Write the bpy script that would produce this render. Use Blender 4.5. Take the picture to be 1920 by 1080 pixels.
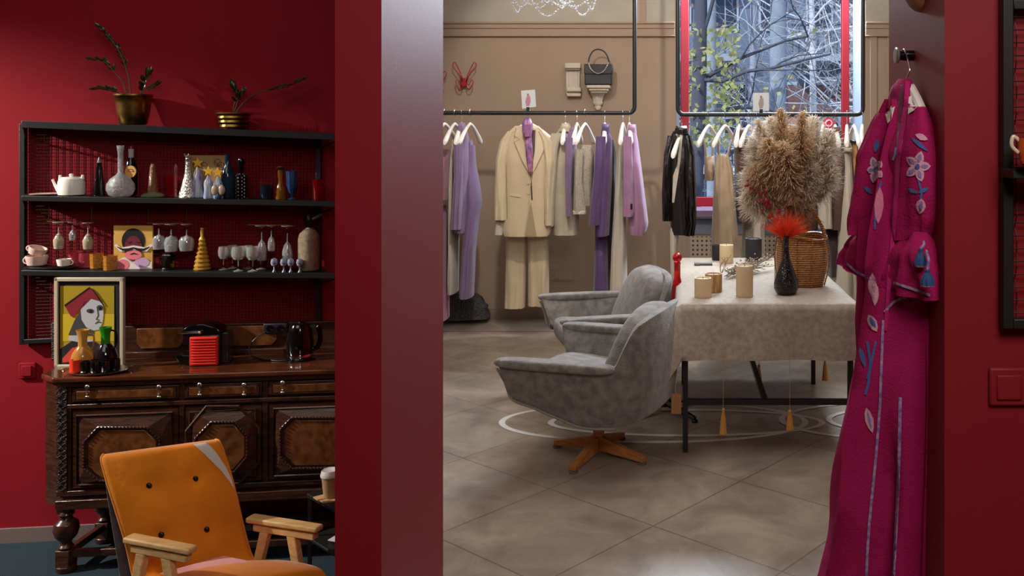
import bpy, bmesh, math, random
from mathutils import Vector, Matrix, noise
from mathutils.bvhtree import BVHTree
for o in list(bpy.data.objects): bpy.data.objects.remove(o)
S = bpy.context.scene; COL = S.collection
PI = math.pi
# ---------------------------------------------------------------- camera (level view camera with a shifted lens)
F, U0, V0, H = 1700.0, 1270.0, 255.0, 1.57
cd = bpy.data.cameras.new('camera'); cam = bpy.data.objects.new('camera', cd); COL.objects.link(cam)
cam.location = (0, 0, H); cam.rotation_euler = (PI/2, 0, 0)
cd.sensor_width = 36; cd.lens = 36*F/1920; cd.shift_x = -(U0-960)/1920; cd.shift_y = (V0-540)/1920
cd.clip_end = 200; S.camera = cam
# ---------------------------------------------------------------- world and light
W = bpy.data.worlds.new('world'); S.world = W; W.use_nodes = True
bg = W.node_tree.nodes['Background']; bg.inputs[0].default_value = (.74, .82, 1, 1); bg.inputs[1].default_value = 1.15
S.view_settings.view_transform = 'Standard'; S.view_settings.look = 'None'
S.view_settings.gamma = 1; S.view_settings.use_curve_mapping = False; S.view_settings.exposure = 0.08
def light(name, kind, loc, target, energy, col=(1,1,1), size=.3, sy=None, angle=None, blend=.3):
    l = bpy.data.lights.new(name, kind); o = bpy.data.objects.new(name, l); COL.objects.link(o)
    o.location = loc; d = Vector(target)-Vector(loc); o.rotation_euler = d.to_track_quat('-Z', 'Y').to_euler()
    l.energy = energy; l.color = col
    if kind == 'AREA':
        l.size = size
        if sy: l.shape = 'RECTANGLE'; l.size_y = sy
    elif kind == 'SUN': l.angle = size
    else:
        l.shadow_soft_size = size
        if kind == 'SPOT': l.spot_size = angle; l.spot_blend = blend
    return o
light('street_sun', 'SUN', (0,0,10), (4.5, 6.5, 3.0), 4.0, (1,.95,.88), .01)
light('shop_ceiling_fill', 'AREA', (.6, 5.2, 3.6), (.6, 5.2, 0), 68, (1,.95,.9), 2.6, 2.6)  # added overhead fill for the shop, stands for no fixture
light('shop_shadow_spot', 'SPOT', (-1.0, 4.9, 3.3), (.2, 7.8, 1.2), 150, (1,.93,.84), .05, angle=1.5)  # unseen spot added to throw the clothes' shadows on the back wall
light('window_daylight', 'AREA', (.8, 8.05, 3.15), (.5, 4.6, 0), 210, (.75,.87,1), 1.4, .5)
light('shop_side_fill', 'AREA', (-.7, 3.6, 3.3), (.3, 5.4, .3), 22, (.9,.93,1), .8)  # added fill high by the divider, no lamp belongs there
light('bar_sunlight', 'SPOT', (-6.3, 3.25, 2.9), (-3.25, 4.9, .35), 1350, (1,.94,.86), .03, angle=.86, blend=.8)
light('bar_fill', 'AREA', (-2.6, 2.6, 2.8), (-2.6, 3.4, 0), 16, (1,.93,.85), 1.6)  # added soft fill over the bar, stands for no fixture
light('entry_fill', 'AREA', (.5, -.4, 3.4), (.3, 2.2, 1.6), 85, (1,.92,.86), 1.4)  # added fill behind the camera to brighten the red front walls
# ---------------------------------------------------------------- placement helpers
T = .127; TH = math.atan(T)
EX = Vector((math.cos(TH), math.sin(TH), 0)); EY = Vector((-math.sin(TH), math.cos(TH), 0))
def P(u, v, Y): return Vector(((u-U0)/F*Y, Y, H-(v-V0)/F*Y))
def YL(u, c): return c/(1-T*(u-U0)/F)
def Q(u, v, c): return P(u, v, YL(u, c))          # point on a plane parallel to the bar wall
def QZ(u, z, c):
    Y = YL(u, c); return Vector(((u-U0)/F*Y, Y, z))
def XZ(u, z, Y): return Vector(((u-U0)/F*Y, Y, z))
# ---------------------------------------------------------------- materials
def lin(c):
    return tuple(((x/255)/12.92 if x/255 <= .04045 else ((x/255+.055)/1.055)**2.4) for x in c)
MC = {}
def M(name, rgb, rough=.6, metal=0, trans=0, var=0, vs=8, bump=0, bs=60, coat=0, emit=0, sheen=0, rgb2=None, stretch=None, ior=1.45, spec=.5):
    if name in MC: return MC[name]
    m = bpy.data.materials.new(name); m.use_nodes = True; nt = m.node_tree; b = nt.nodes['Principled BSDF']
    c = lin(rgb)+(1,)
    b.inputs['Base Color'].default_value = c; b.inputs['Roughness'].default_value = rough
    b.inputs['Metallic'].default_value = metal; b.inputs['Transmission Weight'].default_value = trans
    b.inputs['IOR'].default_value = ior; b.inputs['Specular IOR Level'].default_value = spec
    b.inputs['Coat Weight'].default_value = coat; b.inputs['Sheen Weight'].default_value = sheen
    if emit: b.inputs['Emission Color'].default_value = c; b.inputs['Emission Strength'].default_value = emit
    tc = None
    def coord(scale=(1,1,1)):
        tc = nt.nodes.new('ShaderNodeTexCoord'); mp = nt.nodes.new('ShaderNodeMapping')
        mp.inputs['Scale'].default_value = scale; nt.links.new(tc.outputs['Object'], mp.inputs[0]); return mp.outputs[0]
    if var or rgb2:
        n = nt.nodes.new('ShaderNodeTexNoise'); n.inputs['Scale'].default_value = vs; n.inputs['Detail'].default_value = 6
        nt.links.new(coord(stretch or (1,1,1)), n.inputs['Vector'])
        r = nt.nodes.new('ShaderNodeValToRGB')
        c2 = lin(rgb2) if rgb2 else tuple(min(1, x*(1+var)) for x in c[:3])
        c1 = c[:3] if rgb2 else tuple(x*(1-var) for x in c[:3])
        r.color_ramp.elements[0].color = c1+(1,); r.color_ramp.elements[1].color = c2+(1,)
        r.color_ramp.elements[0].position = .35; r.color_ramp.elements[1].position = .65
        nt.links.new(n.outputs['Fac'], r.inputs[0]); nt.links.new(r.outputs[0], b.inputs['Base Color'])
    if bump:
        n = nt.nodes.new('ShaderNodeTexNoise'); n.inputs['Scale'].default_value = bs; n.inputs['Detail'].default_value = 3
        nt.links.new(coord(stretch or (1,1,1)), n.inputs['Vector'])
        bp = nt.nodes.new('ShaderNodeBump'); bp.inputs['Strength'].default_value = bump; bp.inputs['Distance'].default_value = .01
        nt.links.new(n.outputs['Fac'], bp.inputs['Height']); nt.links.new(bp.outputs[0], b.inputs['Normal'])
    MC[name] = m; return m
red = M('red wall paint', (138,24,34), .75, bump=.05, bs=180, var=.05, vs=3, spec=.12)
redp = M('red satin paint', (122,20,27), .55, bump=.03, bs=150, spec=.3)
beige = M('beige wall paint', (150,128,108), .8, var=.04, vs=3, bump=.05)
plaster = M('pale plaster', (165,157,142), .85, var=.05, vs=4)
moulding = M('beige moulding', (152,128,108), .7)
black = M('black powder coat', (24,23,25), .45)
blackg = M('black gloss', (12,12,14), .12, coat=.5)
dwood = M('dark stained oak', (44,24,17), .3, rgb2=(74,41,25), vs=14, stretch=(1,1,6), bump=.15, bs=50, coat=.3)
dwood2 = M('carved dark oak', (34,20,16), .4, rgb2=(58,36,27), vs=90, bump=.9, bs=120)
hwood = M('polished counter oak', (96,50,26), .18, rgb2=(66,33,19), vs=7, stretch=(1,6,6), coat=.6)
burl = M('burl veneer', (84,46,22), .28, rgb2=(120,72,36), vs=26, coat=.4)
lwood = M('pale beech', (236,196,136), .45, rgb2=(214,168,106), vs=10, stretch=(1,8,8))
chrome = M('chrome', (215,215,215), .12, metal=1)
silver = M('aged silver', (190,182,165), .28, metal=1)
brass = M('brushed brass', (176,142,78), .35, metal=1, rgb2=(120,92,45), vs=14)
glass = M('clear glass', (240,242,244), .06, trans=.78, coat=.6, metal=.12)
cutglass = M('cut glass', (235,238,240), .08, trans=.75, bump=1.0, bs=90, metal=.1)
whitec = M('white ceramic', (225,220,208), .3)
plast = M('white hanger plastic', (226,220,212), .35)
def fibre(name, rgb, rgb2):
    m = M(name, rgb, .9, rgb2=rgb2, vs=30); nt = m.node_tree; b = nt.nodes['Principled BSDF']; tr = nt.nodes.new('ShaderNodeBsdfTranslucent'); mx = nt.nodes.new('ShaderNodeMixShader')
    mx.inputs[0].default_value = .45; src = b.inputs['Base Color'].links[0].from_socket; nt.links.new(src, tr.inputs[0])
    out = nt.nodes['Material Output']; nt.links.new(b.outputs[0], mx.inputs[1]); nt.links.new(tr.outputs[0], mx.inputs[2]); nt.links.new(mx.outputs[0], out.inputs[0]); return m
# ---------------------------------------------------------------- mesh helpers
BV = {}
def mk(name, bm, mat, parent=None, smooth=35, bevel=0, kind=None, solid=0, sub=0, label=None, segs=2):
    """links one mesh; vertices are given in world space, the origin is the parent's (or the base centre)"""
    bm.normal_update()
    me = bpy.data.meshes.new(name)
    if parent is not None:
        top = parent; loc = Vector(parent['_w'])
    else:
        xs = [v.co for v in bm.verts]
        mn = Vector((min(v[i] for v in xs) for i in range(3))); mx = Vector((max(v[i] for v in xs) for i in range(3)))
        loc = Vector(((mn.x+mx.x)/2, (mn.y+mx.y)/2, mn.z))
    bmesh.ops.translate(bm, verts=bm.verts, vec=-loc)
    bmesh.ops.recalc_face_normals(bm, faces=bm.faces)
    bm.to_mesh(me)
    o = bpy.data.objects.new(name, me); COL.objects.link(o)
    for mm in (mat if isinstance(mat, (list, tuple)) else [mat]): me.materials.append(mm)
    o['_w'] = loc
    if parent is not None: o.parent = parent
    else: o.location = loc
    if smooth:
        for p in me.polygons: p.use_smooth = True
        if smooth < 170: me.set_sharp_from_angle(angle=math.radians(smooth))
    bmesh.ops.translate(bm, verts=bm.verts, vec=loc); BV[o.name] = BVHTree.FromBMesh(bm); bm.free()
    if sub:
        m = o.modifiers.new('s', 'SUBSURF'); m.levels = sub; m.render_levels = sub
    if bevel:
        m = o.modifiers.new('b', 'BEVEL'); m.width = bevel; m.segments = segs; m.limit_method = 'ANGLE'
    if kind: o['kind'] = kind
    if label: o['label'] = label
    return o
def mk0(name, bm, mat, parent, **k):
    """local coordinates, child of an Empty that is rotated later"""
    w = Vector(parent['_w']); parent['_w'] = (0,0,0); o = mk(name, bm, mat, parent, **k); parent['_w'] = w; o['_w'] = (0,0,0); return o
def tag(o, label, cat, group=None):
    o['label'] = label; o['category'] = cat
    if group: o['group'] = group
    return o
def thing(name, label, cat, loc=(0,0,0), rot=0, group=None):
    o = bpy.data.objects.new(name, None); COL.objects.link(o); o.location = loc; o.rotation_euler = (0,0,rot)
    o.empty_display_size = .05; o['_w'] = Vector(loc); return tag(o, label, cat, group)
def struct(name, bm, mat, **k): return mk(name, bm, mat, kind='structure', **k)
def NB(): return bmesh.new()
def box(bm, x0, x1, y0, y1, z0, z1, mi=0):
    v = [bm.verts.new((x, y, z)) for x in (x0, x1) for y in (y0, y1) for z in (z0, z1)]
    for f in ((0,1,3,2), (4,6,7,5), (0,4,5,1), (2,3,7,6), (0,2,6,4), (1,5,7,3)):
        bm.faces.new([v[i] for i in f]).material_index = mi
    return bm
def hexa(bm, p, mi=0):
    """8 points: 4 of the near face then 4 of the far face, same order"""
    v = [bm.verts.new(q) for q in p]
    for f in ((0,1,2,3), (7,6,5,4), (0,4,5,1), (1,5,6,2), (2,6,7,3), (3,7,4,0)):
        bm.faces.new([v[i] for i in f]).material_index = mi
    return bm
def prism(bm, pts, vec, mi=0):
    a = [bm.verts.new(p) for p in pts]; b = [bm.verts.new(Vector(p)+Vector(vec)) for p in pts]; n = len(pts)
    fs = [bm.faces.new(a), bm.faces.new(b[::-1])]
    for i in range(n): fs.append(bm.faces.new((a[i], b[i], b[(i+1)%n], a[(i+1)%n])))
    for f in fs: f.material_index = mi
    return bm
def tube(bm, pts, r, seg=8, closed=False, mi=0):
    pts = [Vector(p) for p in pts]; n = len(pts); rings = []
    up = None
    for i, p in enumerate(pts):
        a = pts[i-1] if (i or closed) else p; b = pts[(i+1)%n] if (i < n-1 or closed) else p
        t = (b-a)
        if t.length < 1e-9: t = Vector((0,0,1))
        t.normalize()
        if up is None: up = Vector((0,0,1)) if abs(t.z) < .9 else Vector((1,0,0))
        s = t.cross(up)
        if s.length < 1e-6: s = t.cross(Vector((1,0,0)))
        s.normalize(); up = s.cross(t).normalized()
        rr = r[i] if isinstance(r, (list, tuple)) else r
        rings.append([bm.verts.new(p+s*rr*math.cos(2*PI*k/seg)+up*rr*math.sin(2*PI*k/seg)) for k in range(seg)])
    for i in range(n if closed else n-1):
        A, B = rings[i], rings[(i+1)%n]
        for k in range(seg): bm.faces.new((A[k], A[(k+1)%seg], B[(k+1)%seg], B[k])).material_index = mi
    if not closed:
        bm.faces.new(rings[0][::-1]).material_index = mi; bm.faces.new(rings[-1]).material_index = mi
    return bm
def lathe(bm, c, prof, seg=24, mi=0, sx=1, sy=1, flute=0, nf=0):
    """prof: [(radius, height)] from the base up"""
    c = Vector(c); rings = []
    for r, h in prof:
        r = max(r, 1e-4)
        rings.append([bm.verts.new(c+Vector((r*sx*(1+flute*math.cos(nf*2*PI*k/seg))*math.cos(2*PI*k/seg), r*sy*(1+flute*math.cos(nf*2*PI*k/seg))*math.sin(2*PI*k/seg), h))) for k in range(seg)])
    for A, B in zip(rings, rings[1:]):
        for k in range(seg): bm.faces.new((A[k], A[(k+1)%seg], B[(k+1)%seg], B[k])).material_index = mi
    bm.faces.new(rings[0][::-1]).material_index = mi; bm.faces.new(rings[-1]).material_index = mi
    return bm
def ball(bm, c, r, seg=10, mi=0, sc=(1,1,1)):
    n = max(5, seg//2+1)
    return_rings = [(r*math.sin(PI*i/n)*sc[0], r*sc[2]*-math.cos(PI*i/n)) for i in range(n+1)]
    return lathe(bm, c, return_rings, seg, mi, sy=sc[1]/sc[0])
def smoothpts(pts, n=6):
    """Catmull-Rom through the points"""
    P_ = [Vector(p) for p in pts]; out = []
    for i in range(len(P_)-1):
        a = P_[max(i-1,0)]; b = P_[i]; c = P_[i+1]; d = P_[min(i+2, len(P_)-1)]
        for k in range(n):
            t = k/n; out.append(.5*((2*b)+(c-a)*t+(2*a-5*b+4*c-d)*t*t+(3*b-a-3*c+d)*t**3))
    out.append(P_[-1]); return out
def interp(rows, v):
    if v <= rows[0][0]: return rows[0][1:]
    for a, b in zip(rows, rows[1:]):
        if v <= b[0]:
            t = (v-a[0])/(b[0]-a[0]); t2 = t
            return tuple(x+(y-x)*t2 for x, y in zip(a[1:], b[1:]))
    return rows[-1][1:]
def cloth_tube(bm, rows, Yf, depth=.1, folds=5, amp=.012, seed=0, seg=48, n=None, rag=0, mi=0, top=.35, flat=.8, openb=False, skew=0):
    """a hanging garment piece: rows = (v, uLeft, uRight); Yf = distance or function of u"""
    rnd = random.Random(seed); ph = rnd.random()*6; ph2 = rnd.random()*6
    v0, v1 = rows[0][0], rows[-1][0]; n = n or max(10, int((v1-v0)/7))
    yf = Yf if callable(Yf) else (lambda u: Yf)
    rings = []
    for i in range(n+1):
        t = i/n; v = v0+(v1-v0)*t; a, b = interp(rows, v)
        A = P(a, v, yf(a)); B = P(b, v, yf(b)); c = (A+B)/2; h = (B-A)/2; h.z = 0; z = c.z
        w = h.length; nrm = Vector((h.y, -h.x, 0)); nrm = nrm.normalized() if w > 1e-6 else Vector((0,-1,0))
        d = depth*(top+(1-top)*min(1, t*3))/2; ring = []
        for k in range(seg):
            th = 2*PI*k/seg; cs, sn = math.cos(th), math.sin(th)
            cx = math.copysign(abs(cs)**flat, cs); sx = math.copysign(abs(sn)**flat, sn)
            am = amp*(.25+.75*t)
            rip = 2.6*am*noise.noise(Vector((cx*folds*.62+ph*3, t*1.1, (1.7 if sn > 0 else 5.1)+ph2*7)))+.9*am*noise.noise(Vector((cx*folds*1.7, t*2.2+ph, ph2*5)))+.5*amp*noise.noise(Vector((cx*2.5, t*7, ph*9)))
            zz = z
            if rag and i == n: zz += rag*math.sin(3*th+ph)*.5+rag*math.sin(7*th)*.25
            ring.append(bm.verts.new(Vector((c.x, c.y, zz+(B.z-A.z)/2*cx-skew*cx*t*t*.0013))+h*cx+nrm*(d*sx+rip*(1 if abs(sn) > .05 else .3)*(1 if sn > 0 else .6))))
        rings.append(ring)
    for A, B in zip(rings, rings[1:]):
        for k in range(seg): bm.faces.new((A[k], A[(k+1)%seg], B[(k+1)%seg], B[k])).material_index = mi
    bm.faces.new(rings[0][::-1]).material_index = mi
    if not openb: bm.faces.new(rings[-1]).material_index = mi
    else:
        inn = [[bm.verts.new(v.co+(sum((w_.co for w_ in R_), Vector())/seg-v.co)*.12) for v in R_] for R_ in rings[:-4:-1]]
        for A, B in zip([rings[-1]]+inn, inn):
            for k in range(seg): bm.faces.new((A[k], A[(k+1)%seg], B[(k+1)%seg], B[k])).material_index = mi
        bm.faces.new(inn[-1])
    return bm
def decal(name, targets, poly, mat, parent, off=.0025, step=6, cpos=None, label=None):
    """a patch of applied cloth or paint lying on the surface of the given parts"""
    bm = NB(); vs = [bm.verts.new((p[0], p[1], 0)) for p in poly]; bm.faces.new(vs)
    bmesh.ops.triangulate(bm, faces=bm.faces)
    for _ in range(7):
        es = [e for e in bm.edges if e.calc_length() > step]
        if not es: break
        bmesh.ops.subdivide_edges(bm, edges=es, cuts=1); bmesh.ops.triangulate(bm, faces=[f for f in bm.faces if len(f.verts) > 3])
    o = Vector((0,0,H)); last = None; miss = []
    for v in bm.verts:
        d = P(v.co.x, v.co.y, 1.0)-o; d.normalize(); best = None
        for t in targets:
            hit = BV[t.name].ray_cast(o, d)
            if hit[0] is not None and (best is None or hit[3] < best[3]): best = hit
        if best: v.co = best[0]-d*off; last = v.co.length
        else: miss.append(v)
    bmesh.ops.delete(bm, geom=miss, context='VERTS')
    if not bm.faces: bm.free(); return None
    r = bmesh.ops.extrude_face_region(bm, geom=list(bm.faces))
    for g in r['geom']:
        if isinstance(g, bmesh.types.BMVert):
            d = (g.co-o).normalized(); g.co -= d*.0008
    return mk(name, bm, mat, parent, smooth=60, label=label)
def dup(root, loc, rot=None, label=None, group=None, scale=None):
    r = root.copy(); COL.objects.link(r); r.location = loc; r['_w'] = Vector(loc)
    if rot is not None: r.rotation_euler = (0,0,rot)
    if scale: r.scale = (scale,)*3
    if label: r['label'] = label
    if group: r['group'] = group
    for ch in list(root.children):
        c = ch.copy(); COL.objects.link(c); c.parent = r
        for g in ch.children:
            d = g.copy(); COL.objects.link(d); d.parent = c
    return r
rnd = random.Random(7)
# ================================================================ THE SETTING
def tile_floor():
    m = bpy.data.materials.new('stone tile floor'); m.use_nodes = True; nt = m.node_tree; b = nt.nodes['Principled BSDF']; N = nt.nodes.new; Lk = nt.links.new
    g = N('ShaderNodeNewGeometry'); mp = N('ShaderNodeMapping'); mp.vector_type = 'TEXTURE'
    mp.inputs['Location'].default_value = (-.097, 3.651, 0); mp.inputs['Rotation'].default_value = (0,0,math.radians(51)); mp.inputs['Scale'].default_value = (.61,.61,.61)
    Lk(g.outputs['Position'], mp.inputs[0]); br = N('ShaderNodeTexBrick'); br.offset = 0; br.inputs['Scale'].default_value = 1
    br.inputs['Mortar Size'].default_value = .006; br.inputs['Brick Width'].default_value = 1; br.inputs['Row Height'].default_value = 1; br.inputs['Mortar Smooth'].default_value = .1
    br.inputs['Color1'].default_value = (1,1,1,1); br.inputs['Color2'].default_value = (.86,.86,.86,1); br.inputs['Mortar'].default_value = (.5,.47,.44,1); br.inputs['Bias'].default_value = 0
    Lk(mp.outputs[0], br.inputs['Vector'])
    n = N('ShaderNodeTexNoise'); n.inputs['Scale'].default_value = 3.2; n.inputs['Detail'].default_value = 10; n.inputs['Roughness'].default_value = .65; n.inputs['Distortion'].default_value = .6
    Lk(g.outputs['Position'], n.inputs['Vector']); r = N('ShaderNodeValToRGB')
    r.color_ramp.elements[0].position = .36; r.color_ramp.elements[0].color = lin((120,104,90))+(1,)
    r.color_ramp.elements[1].position = .68; r.color_ramp.elements[1].color = lin((160,145,128))+(1,)
    Lk(n.outputs['Fac'], r.inputs[0]); mx = N('ShaderNodeMix'); mx.data_type = 'RGBA'; mx.blend_type = 'MULTIPLY'; mx.inputs[0].default_value = 1
    Lk(r.outputs[0], mx.inputs[6]); Lk(br.outputs['Color'], mx.inputs[7]); Lk(mx.outputs[2], b.inputs['Base Color'])
    n2 = N('ShaderNodeTexNoise'); n2.inputs['Scale'].default_value = 14; n2.inputs['Detail'].default_value = 4; Lk(g.outputs['Position'], n2.inputs['Vector'])
    rr = N('ShaderNodeMapRange'); rr.inputs[3].default_value = .28; rr.inputs[4].default_value = .5; Lk(n2.outputs['Fac'], rr.inputs[0]); Lk(rr.outputs[0], b.inputs['Roughness'])
    bp = N('ShaderNodeBump'); bp.inputs['Strength'].default_value = .25; bp.inputs['Distance'].default_value = .003; Lk(br.outputs['Fac'], bp.inputs['Height']); bp.invert = True; Lk(bp.outputs[0], b.inputs['Normal'])
    return m
WY = 7.8
FLZ = -.58
bm = NB(); prism(bm, [(-.66,1.9,-.05),(3.2,1.9,-.05),(3.2,WY+.3,-.05),(-2.2,WY+.3,-.05),(-2.14,WY,-.05),(-.68,2.4,-.05)], (0,0,.05)); struct('floor', bm, tile_floor())
bm = NB(); box(bm, -.7, 3.2, -1.5, 1.9, -.05, 0); struct('floor_entry', bm, M('entry floor stone', (120,108,96), .5, var=.1))
carpet = M('teal carpet', (14,34,44), .95, rgb2=(22,48,58), vs=120, bump=.6, bs=300)
bm = NB(); box(bm, -6.5, -.7, -1.5, 5.4, FLZ-.05, FLZ); struct('floor_left', bm, carpet)
bm = NB(); box(bm, -.7, -.62, -1.5, 2.0, FLZ, -.051); struct('wall_step', bm, red)
bm = NB(); box(bm, -2.4, 3.4, 1.9, 8.3, 3.7, 3.8); box(bm, -6.6, 3.4, -1.5, 1.9, 3.7, 3.8); box(bm, -6.6, -2.4, 1.9, 5.6, 3.7, 3.8); struct('ceiling', bm, plaster)
# bar wall (left room) and its side
bm = NB(); A_ = QZ(-900, 0, 5.25); B_ = QZ(790, 0, 5.25)
hexa(bm, [(A_.x,A_.y,FLZ),(B_.x,B_.y,FLZ),(B_.x,B_.y,3.7),(A_.x,A_.y,3.7),(A_.x,A_.y+.12,FLZ),(B_.x,B_.y+.12,FLZ),(B_.x,B_.y+.12,3.7),(A_.x,A_.y+.12,3.7)]); struct('wall_left', bm, red)
bm = NB(); A2 = QZ(-900, 0, 5.235); B2 = QZ(790, 0, 5.235)
hexa(bm, [(A2.x,A2.y,FLZ),(B2.x,B2.y,FLZ),(B2.x,B2.y,FLZ+.075),(A2.x,A2.y,FLZ+.075),(A_.x,A_.y,FLZ),(B_.x,B_.y,FLZ),(B_.x,B_.y,FLZ+.075),(A_.x,A_.y,FLZ+.075)]); struct('baseboard_left', bm, M('grey skirting', (118,100,98), .6))
# front wall: pillar left of the opening, wall right of the opening
bm = NB(); box(bm, -.7175, -.62, 1.9, 2.4, FLZ, 3.7); struct('wall_pillar', bm, redp)
bm = NB(); box(bm, .56, 3.2, 1.9, 2.4, 0, 3.7); struct('wall_front', bm, redp)
bm = NB(); prism(bm, [(-.705,2.4,-.6),(-.66,2.4,-.6),(-2.12,WY,-.6),(-2.16,WY,-.6)], (0,0,4.3)); struct('wall_divider', bm, red)
bm = NB(); prism(bm, [(-.655,2.4,0),(-.622,2.4,0),(-2.08,WY,0),(-2.115,WY,0)], (0,0,3.7)); struct('wall_shop_left', bm, beige)
bm = NB(); box(bm, 3.2, 3.35, 1.9, 8.3, 0, 3.7); struct('wall_right', bm, beige)
bm = NB(); box(bm, -6.6, 3.35, -1.6, -1.5, FLZ, 3.7); struct('wall_entry', bm, red)  # this and the next two: unseen walls added to block sky light
bm = NB(); box(bm, 3.2, 3.35, -1.5, 1.9, 0, 3.7); struct('wall_entry_right', bm, red)
bm = NB(); box(bm, -6.6, -6.5, -1.5, 5.0, FLZ, 3.7); struct('wall_far_left', bm, red)
# window wall
WX0, WX1, WZ0, WZ1 = -.012, 1.606, .93, 3.45
bm = NB(); box(bm, -2.3, WX0, WY, 8.3, 0, 3.7); box(bm, WX1, 3.2, WY, 8.3, 0, 3.7); box(bm, WX0, WX1, WY, 8.3, WZ1, 3.7); box(bm, WX0, WX1, WY+.2, 8.3, 0, WZ0-.02); struct('wall_back', bm, beige)
bm = NB()
for x0, x1 in ((-2.1, WX0-.01), (WX1+.01, 3.2)):
    box(bm, x0, x1, WY-.012, WY, 2.53, 3.7)
struct('wall_upper', bm, plaster)
zz = lambda v: H-(v-V0)/F*WY
bm = NB()
for x0, x1 in ((-2.1, WX0-.01), (WX1+.01, 3.2)):
    box(bm, x0, x1, WY-.03, WY, zz(54), zz(42)); box(bm, x0, x1, WY-.045, WY, zz(45.5), zz(42)); box(bm, x0, x1, WY-.02, WY, zz(69), zz(54)); box(bm, x0, x1, WY-.03, WY, zz(69), zz(66.5))
    
struct('trim_1', bm, moulding, bevel=.004)
bm = NB(); box(bm, -.325, -.27, WY-.028, WY, zz(42), 3.7); struct('trim_2', bm, moulding)
bm = NB(); box(bm, -2.1, WX0, WY-.02, WY, 0, .085); box(bm, WX1, 3.2, WY-.02, WY, 0, .085); struct('baseboard_back', bm, M('stone skirting', (130,112,94), .5, var=.12, vs=6))
# pilaster strips between window and corner
bm = NB(); box(bm, WX1+.05, WX1+.11, WY-.012, WY, .09, zz(69)); box(bm, WX1+.2, WX1+.24, WY-.012, WY, .09, zz(69)); struct('trim_3', bm, moulding, bevel=.003)
reveal = M('window reveal paint', (134,146,160), .6)
bm = NB(); box(bm, WX0, WX0+.03, WY+.01, 8.24, WZ0, WZ1); box(bm, WX1-.012, WX1, WY+.005, 8.24, WZ0, WZ1); struct('trim_4', bm, reveal)
wred = M('red window frame', (150,24,36), .35)
bm = NB(); YW = 8.22
for a in ((.03,.105,WZ0,WZ1), (1.495,1.56,WZ0,WZ1)): box(bm, a[0], a[1], YW, YW+.07, a[2], a[3])
box(bm, .105, 1.495, YW, YW+.07, WZ0, WZ0+.085); box(bm, .105, 1.495, YW, YW+.07, WZ1-.08, WZ1)
struct('window_1', bm, wred, bevel=.006)
pane = M('window glass', (225,236,250), .0, trans=1, ior=1.05)  # slight blue tint stands in for the hazy reflection in the pane
bm = NB(); box(bm, .105, 1.495, YW+.03, YW+.036, WZ0+.085, WZ1-.08); struct('window_2', bm, pane)
bm = NB(); box(bm, WX0, WX1, WY-.03, 8.2, WZ0-.055, WZ0-.0); struct('trim_5', bm, M('mauve sill', (112,88,112), .5))
bm = NB(); box(bm, WX0-.01, WX1+.02, WY-.10, WY, .855, .872); struct('trim_6', bm, black)
bm = NB(); box(bm, WX0, WX1, WY-.05, WY, .73, .855); struct('trim_7', bm, M('blue grey band', (92,98,112), .6))
def holes():
    m = bpy.data.materials.new('perforated panel'); m.use_nodes = True; nt = m.node_tree; b = nt.nodes['Principled BSDF']; N = nt.nodes.new; Lk = nt.links.new
    g = N('ShaderNodeNewGeometry'); mp = N('ShaderNodeMapping'); mp.inputs['Scale'].default_value = (26,26,26); Lk(g.outputs['Position'], mp.inputs[0])
    fr = N('ShaderNodeVectorMath'); fr.operation = 'FRACTION'; Lk(mp.outputs[0], fr.inputs[0])
    sb = N('ShaderNodeVectorMath'); sb.operation = 'SUBTRACT'; sb.inputs[1].default_value = (.5,.5,.5); Lk(fr.outputs[0], sb.inputs[0])
    ml = N('ShaderNodeVectorMath'); ml.operation = 'MULTIPLY'; ml.inputs[1].default_value = (1,0,1); Lk(sb.outputs[0], ml.inputs[0])
    ln = N('ShaderNodeVectorMath'); ln.operation = 'LENGTH'; Lk(ml.outputs[0], ln.inputs[0])
    lt = N('ShaderNodeMath'); lt.operation = 'LESS_THAN'; lt.inputs[1].default_value = .24; Lk(ln.outputs['Value'], lt.inputs[0])
    mx = N('ShaderNodeMix'); mx.data_type = 'RGBA'; mx.inputs[6].default_value = lin((150,132,114))+(1,); mx.inputs[7].default_value = lin((40,34,30))+(1,)
    Lk(lt.outputs[0], mx.inputs[0]); Lk(mx.outputs[2], b.inputs['Base Color']); b.inputs['Roughness'].default_value = .6; return m
bm = NB(); box(bm, WX0, WX1, WY-.04, WY, .02, .73); struct('trim_8', bm, M('pale wood boarding', (140,120,100), .6, var=.08, vs=5, stretch=(8,8,1)))
bm = NB()
for x0, x1 in ((.11,.35), (.62,.92), (1.15,1.42)): box(bm, x0, x1, WY-.048, WY-.04, .3, .71)
struct('trim_9', bm, holes())
# painted rings and tape on the floor
def ring(bm, cx, cy, a, b, w=.034, n=96, z=.0015):
    o = [bm.verts.new((cx+(a)*math.cos(2*PI*k/n), cy+(b)*math.sin(2*PI*k/n), z)) for k in range(n)]
    i = [bm.verts.new((cx+(a-w)*math.cos(2*PI*k/n), cy+(b-w)*math.sin(2*PI*k/n), z)) for k in range(n)]
    for k in range(n): bm.faces.new((o[k], o[(k+1)%n], i[(k+1)%n], i[k]))
bm = NB()
ring(bm, -.13, 4.99, .85, .36); ring(bm, .05, 4.97, .76, .24, z=.0022); ring(bm, 1.42, 5.0, .86, .38, z=.0029); ring(bm, 1.42, 5.0, .6, .26, z=.0036)
struct('trim_10', bm, M('white floor paint', (196,192,186), .5))
bm = NB(); box(bm, -2.0, -.6, 7.27, 7.285, 0, .002); struct('trim_11', bm, M('red floor tape', (150,50,42), .5))
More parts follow.
